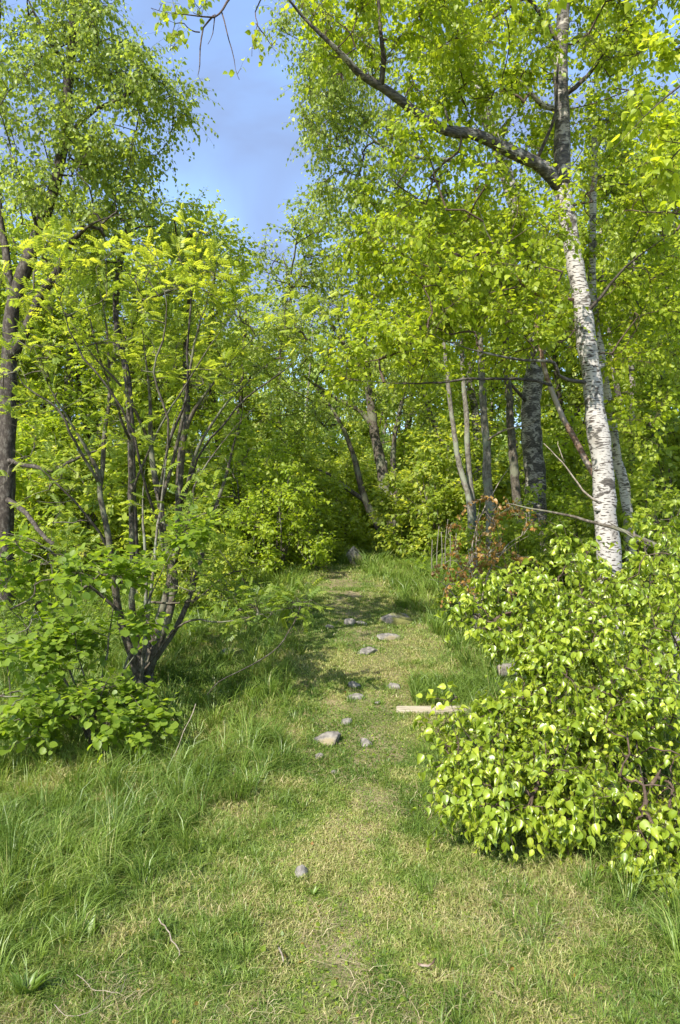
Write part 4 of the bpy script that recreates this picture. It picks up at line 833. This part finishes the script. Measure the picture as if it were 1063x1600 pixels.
CP = [(b1, 735, 11.5, 1.15, 'pale green bush filling the gap behind the two slim grey stems'), (b1, 590, 16.5, 1.4, 'bright green bush glimpsed behind the multi stemmed tree'),
      (b2_, 395, 10.5, 1.25, 'yellow green bush at the right side of the left thicket'), (b3, 470, 12.8, .95, 'dark green bush filling the gap left of the boulder'),
      (b1, 545, 18, 1.6, 'bright bush at the very end of the path, seen past the boulder'), (b2_, 500, 16.5, 1.3, 'yellow green bush left of the bright one at the path end'), (b3, 640, 15.5, 1.15, 'shaded bush just right of the multi stemmed tree base'), (b1, 820, 12.5, 1.2, 'green bush behind the thick patched birch base'), (b2_, 905, 11.5, 1.35, 'yellow green bush between the patched birch and the tall white birch'),
      (b3, 985, 10.5, 1.1, 'deep green bush behind the tall white birch on the right'), (b1, 1060, 8.8, 1.15, 'pale green bush at the right edge above the glossy bush'), (b2_, 330, 11.5, 1.5, 'tall yellow green bush seen between the leaning rowan stems'),
      (b3, 240, 10.5, 1.2, 'deep green bush low behind the rowan clump'), (b1, 130, 9.8, 1.3, 'light green bush between the old birch and the rowan'), (b2_, 40, 9.5, 1.3, 'yellow green bush at the foot of the old dark birch'),
      (b3, -30, 11.5, 1.4, 'deep green bush at the left edge behind the old dark birch'), (b1, 420, 15, 1.5, 'hazy green bush farthest along the left of the path'), (b1, 300, 8.0, .62, 'low light green bush in the long grass behind the rowan stems'),
      (b2_, 900, 7.6, .75, 'small yellow green bush at the foot of the tall white birch'), (b3, 810, 7.2, .55, 'small dark bush between the withered shrub and the glossy bush'), (b3, 1010, 7.0, .7, 'dark bush at right behind the dead branch')]
for i, (pr, px, d, s, lab) in enumerate(CP):
    copy_tree(pr, put(px, d), i*1.3, s, lab)
# thin fence of bare canes by the path
cr_ = onground(700, 8.6)
for i, (px, hpx) in enumerate([(676, 60), (683, 75), (690, 70), (697, 85), (704, 72), (711, 80)]):
    b = onground(px, 8.9+.2*(i % 2)); tb = Tubes(); h_ = hpx/FPX*9
    Q = np.array([[0, 0, -.03], [.01*(i % 3-1), 0, h_*.5], [.03*(i % 2), .01, h_]]); tb.add(spline(Q, .2), np.linspace(.009, .005, len(spline(Q, .2))), 5)
    o = tb.build('bare_sapling', M['bark_grey'], None, loc=b)
    tagit(o, ['leftmost thin bare sapling in the row beside the path, below the pale green bush', 'second thin bare sapling from the left in the row beside the path', 'third thin bare sapling from the left in the row beside the path',
              'third thin bare sapling from the right in the row beside the path', 'second thin bare sapling from the right in the row beside the path', 'rightmost thin bare sapling in the row, next to the curving grey stem'][i], 'sapling', 'thin bare saplings beside the path')

# ------------------------------------------------------------------ background trees
def bg_proto(label, loc, h, r, crown_lo, leaves, size, mat, bark, group, fork=False):
    b = np.array(loc, float); st = [dict(p=np.array([b-[0, 0, .1], b+[.1, 0, h*.3], b+[-.1, .1, h*.5], b+[0, 0, h*.80]]), r=(.13, .03), mat=bark, part='trunk', step=.3, t0=.15, flare=.2)]
    for k in range(3 if fork else 2):
        a = k*2.2+1; e = b+np.array([math.cos(a)*r*.6, math.sin(a)*r*.6, h*rng.uniform(.6, .8)])
        st.append(dict(p=np.array([b+[0, 0, h*.08*(k+1)], (b+e)/2+[math.cos(a)*.3, math.sin(a)*.3, 0], e]), r=(.07, .02), mat=bark, part='branch', step=.3))
    nt = 170; v = rnd_dirs(nt)*(rng.random(nt)**.4)[:, None]
    c = (h+crown_lo)/2; hh = (h-crown_lo)/2
    rad = .55+.6*vnoise(v[:, 0]*1.5+9, v[:, 1]*1.5+v[:, 2]*2, .5, int(h))
    T = b+np.array([0, 0, c])+v*np.array([r, r, hh])*rad[:, None]
    return tree('deciduous_tree', label, 'tree', b, st, T, dict(n=leaves, tpl=LEAF_FAR, size=size, mat=mat, per=8, hang=.4, up=.8, maxacc=3), step=.35, hmin=crown_lo*.6, tl=(.3, .7), rtip=.005, tw_r=.004, group=group, twig_mat='bark_dark')
GT = 'woodland trees in the background'
t1 = bg_proto('tall airy tree whose pointed top touches the gap of sky left of centre', put(335, 15), 8.0, 2.2, 1.2, 10500, .10, 'far_leaf', 'bark_dark', GT, True)
t2 = bg_proto('dense yellow green tree behind the slim grey stems', put(740, 15), 8.5, 2.4, 1.5, 11000, .10, 'yellow_leaf', 'birch_old', GT)
t3 = bg_proto('fine leaved grey green tree low in the gap at the end of the path', put(440, 22), 9.0, 2.8, .8, 12000, .12, 'hazed_leaf', 'bark_grey', GT, True)
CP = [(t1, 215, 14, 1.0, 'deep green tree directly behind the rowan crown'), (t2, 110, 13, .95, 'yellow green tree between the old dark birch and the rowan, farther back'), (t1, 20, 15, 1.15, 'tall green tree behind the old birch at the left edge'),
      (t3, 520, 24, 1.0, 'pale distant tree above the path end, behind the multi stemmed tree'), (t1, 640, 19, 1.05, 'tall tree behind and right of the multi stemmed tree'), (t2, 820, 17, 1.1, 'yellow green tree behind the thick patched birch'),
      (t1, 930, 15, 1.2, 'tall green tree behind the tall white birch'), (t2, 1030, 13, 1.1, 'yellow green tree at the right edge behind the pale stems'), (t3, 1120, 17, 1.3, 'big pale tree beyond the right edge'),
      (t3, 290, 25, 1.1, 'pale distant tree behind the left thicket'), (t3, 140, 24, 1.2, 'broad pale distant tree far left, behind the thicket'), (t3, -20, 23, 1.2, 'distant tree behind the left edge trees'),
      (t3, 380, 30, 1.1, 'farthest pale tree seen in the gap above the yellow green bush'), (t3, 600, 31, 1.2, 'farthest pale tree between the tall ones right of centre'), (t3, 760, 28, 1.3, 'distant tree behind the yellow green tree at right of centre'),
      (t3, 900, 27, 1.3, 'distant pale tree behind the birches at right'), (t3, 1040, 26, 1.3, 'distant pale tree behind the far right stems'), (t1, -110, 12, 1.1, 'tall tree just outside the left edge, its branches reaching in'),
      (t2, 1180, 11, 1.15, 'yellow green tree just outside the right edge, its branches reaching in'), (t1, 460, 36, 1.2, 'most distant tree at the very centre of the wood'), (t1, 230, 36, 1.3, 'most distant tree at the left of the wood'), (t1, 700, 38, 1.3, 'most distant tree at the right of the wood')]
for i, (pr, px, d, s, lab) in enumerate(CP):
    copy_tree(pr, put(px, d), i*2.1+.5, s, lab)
# far wood closing the view
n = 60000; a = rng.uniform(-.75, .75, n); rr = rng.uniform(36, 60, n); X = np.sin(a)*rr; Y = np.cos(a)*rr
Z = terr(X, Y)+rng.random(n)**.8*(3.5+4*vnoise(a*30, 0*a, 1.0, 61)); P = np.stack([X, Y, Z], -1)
o = leaves_mesh('far_wood', P, rnd_dirs(n), rnd_dirs(n)+[0, 0, .8], rng.uniform(.25, .55, n), rng.random(n)*.9, LEAF_FAR, M['hazed_leaf'])
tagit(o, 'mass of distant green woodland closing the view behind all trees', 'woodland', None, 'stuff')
n = 26000; a = rng.uniform(-.75, .75, n); rr = rng.uniform(16, 34, n); X = np.sin(a)*rr; Y = np.cos(a)*rr
Z = terr(X, Y)+rng.random(n)**1.2*(.5+2.2*vnoise(X, Y, 1.6, 62)); P = np.stack([X, Y, Z], -1)
o = leaves_mesh('undergrowth', P, rnd_dirs(n), rnd_dirs(n)*.7+[0, 0, .9], rng.uniform(.12, .24, n), rng.random(n)*.9, LEAF_FAR, M['hazel_leaf'])
tagit(o, 'continuous leafy undergrowth on the woodland floor far behind', 'undergrowth', None, 'stuff')
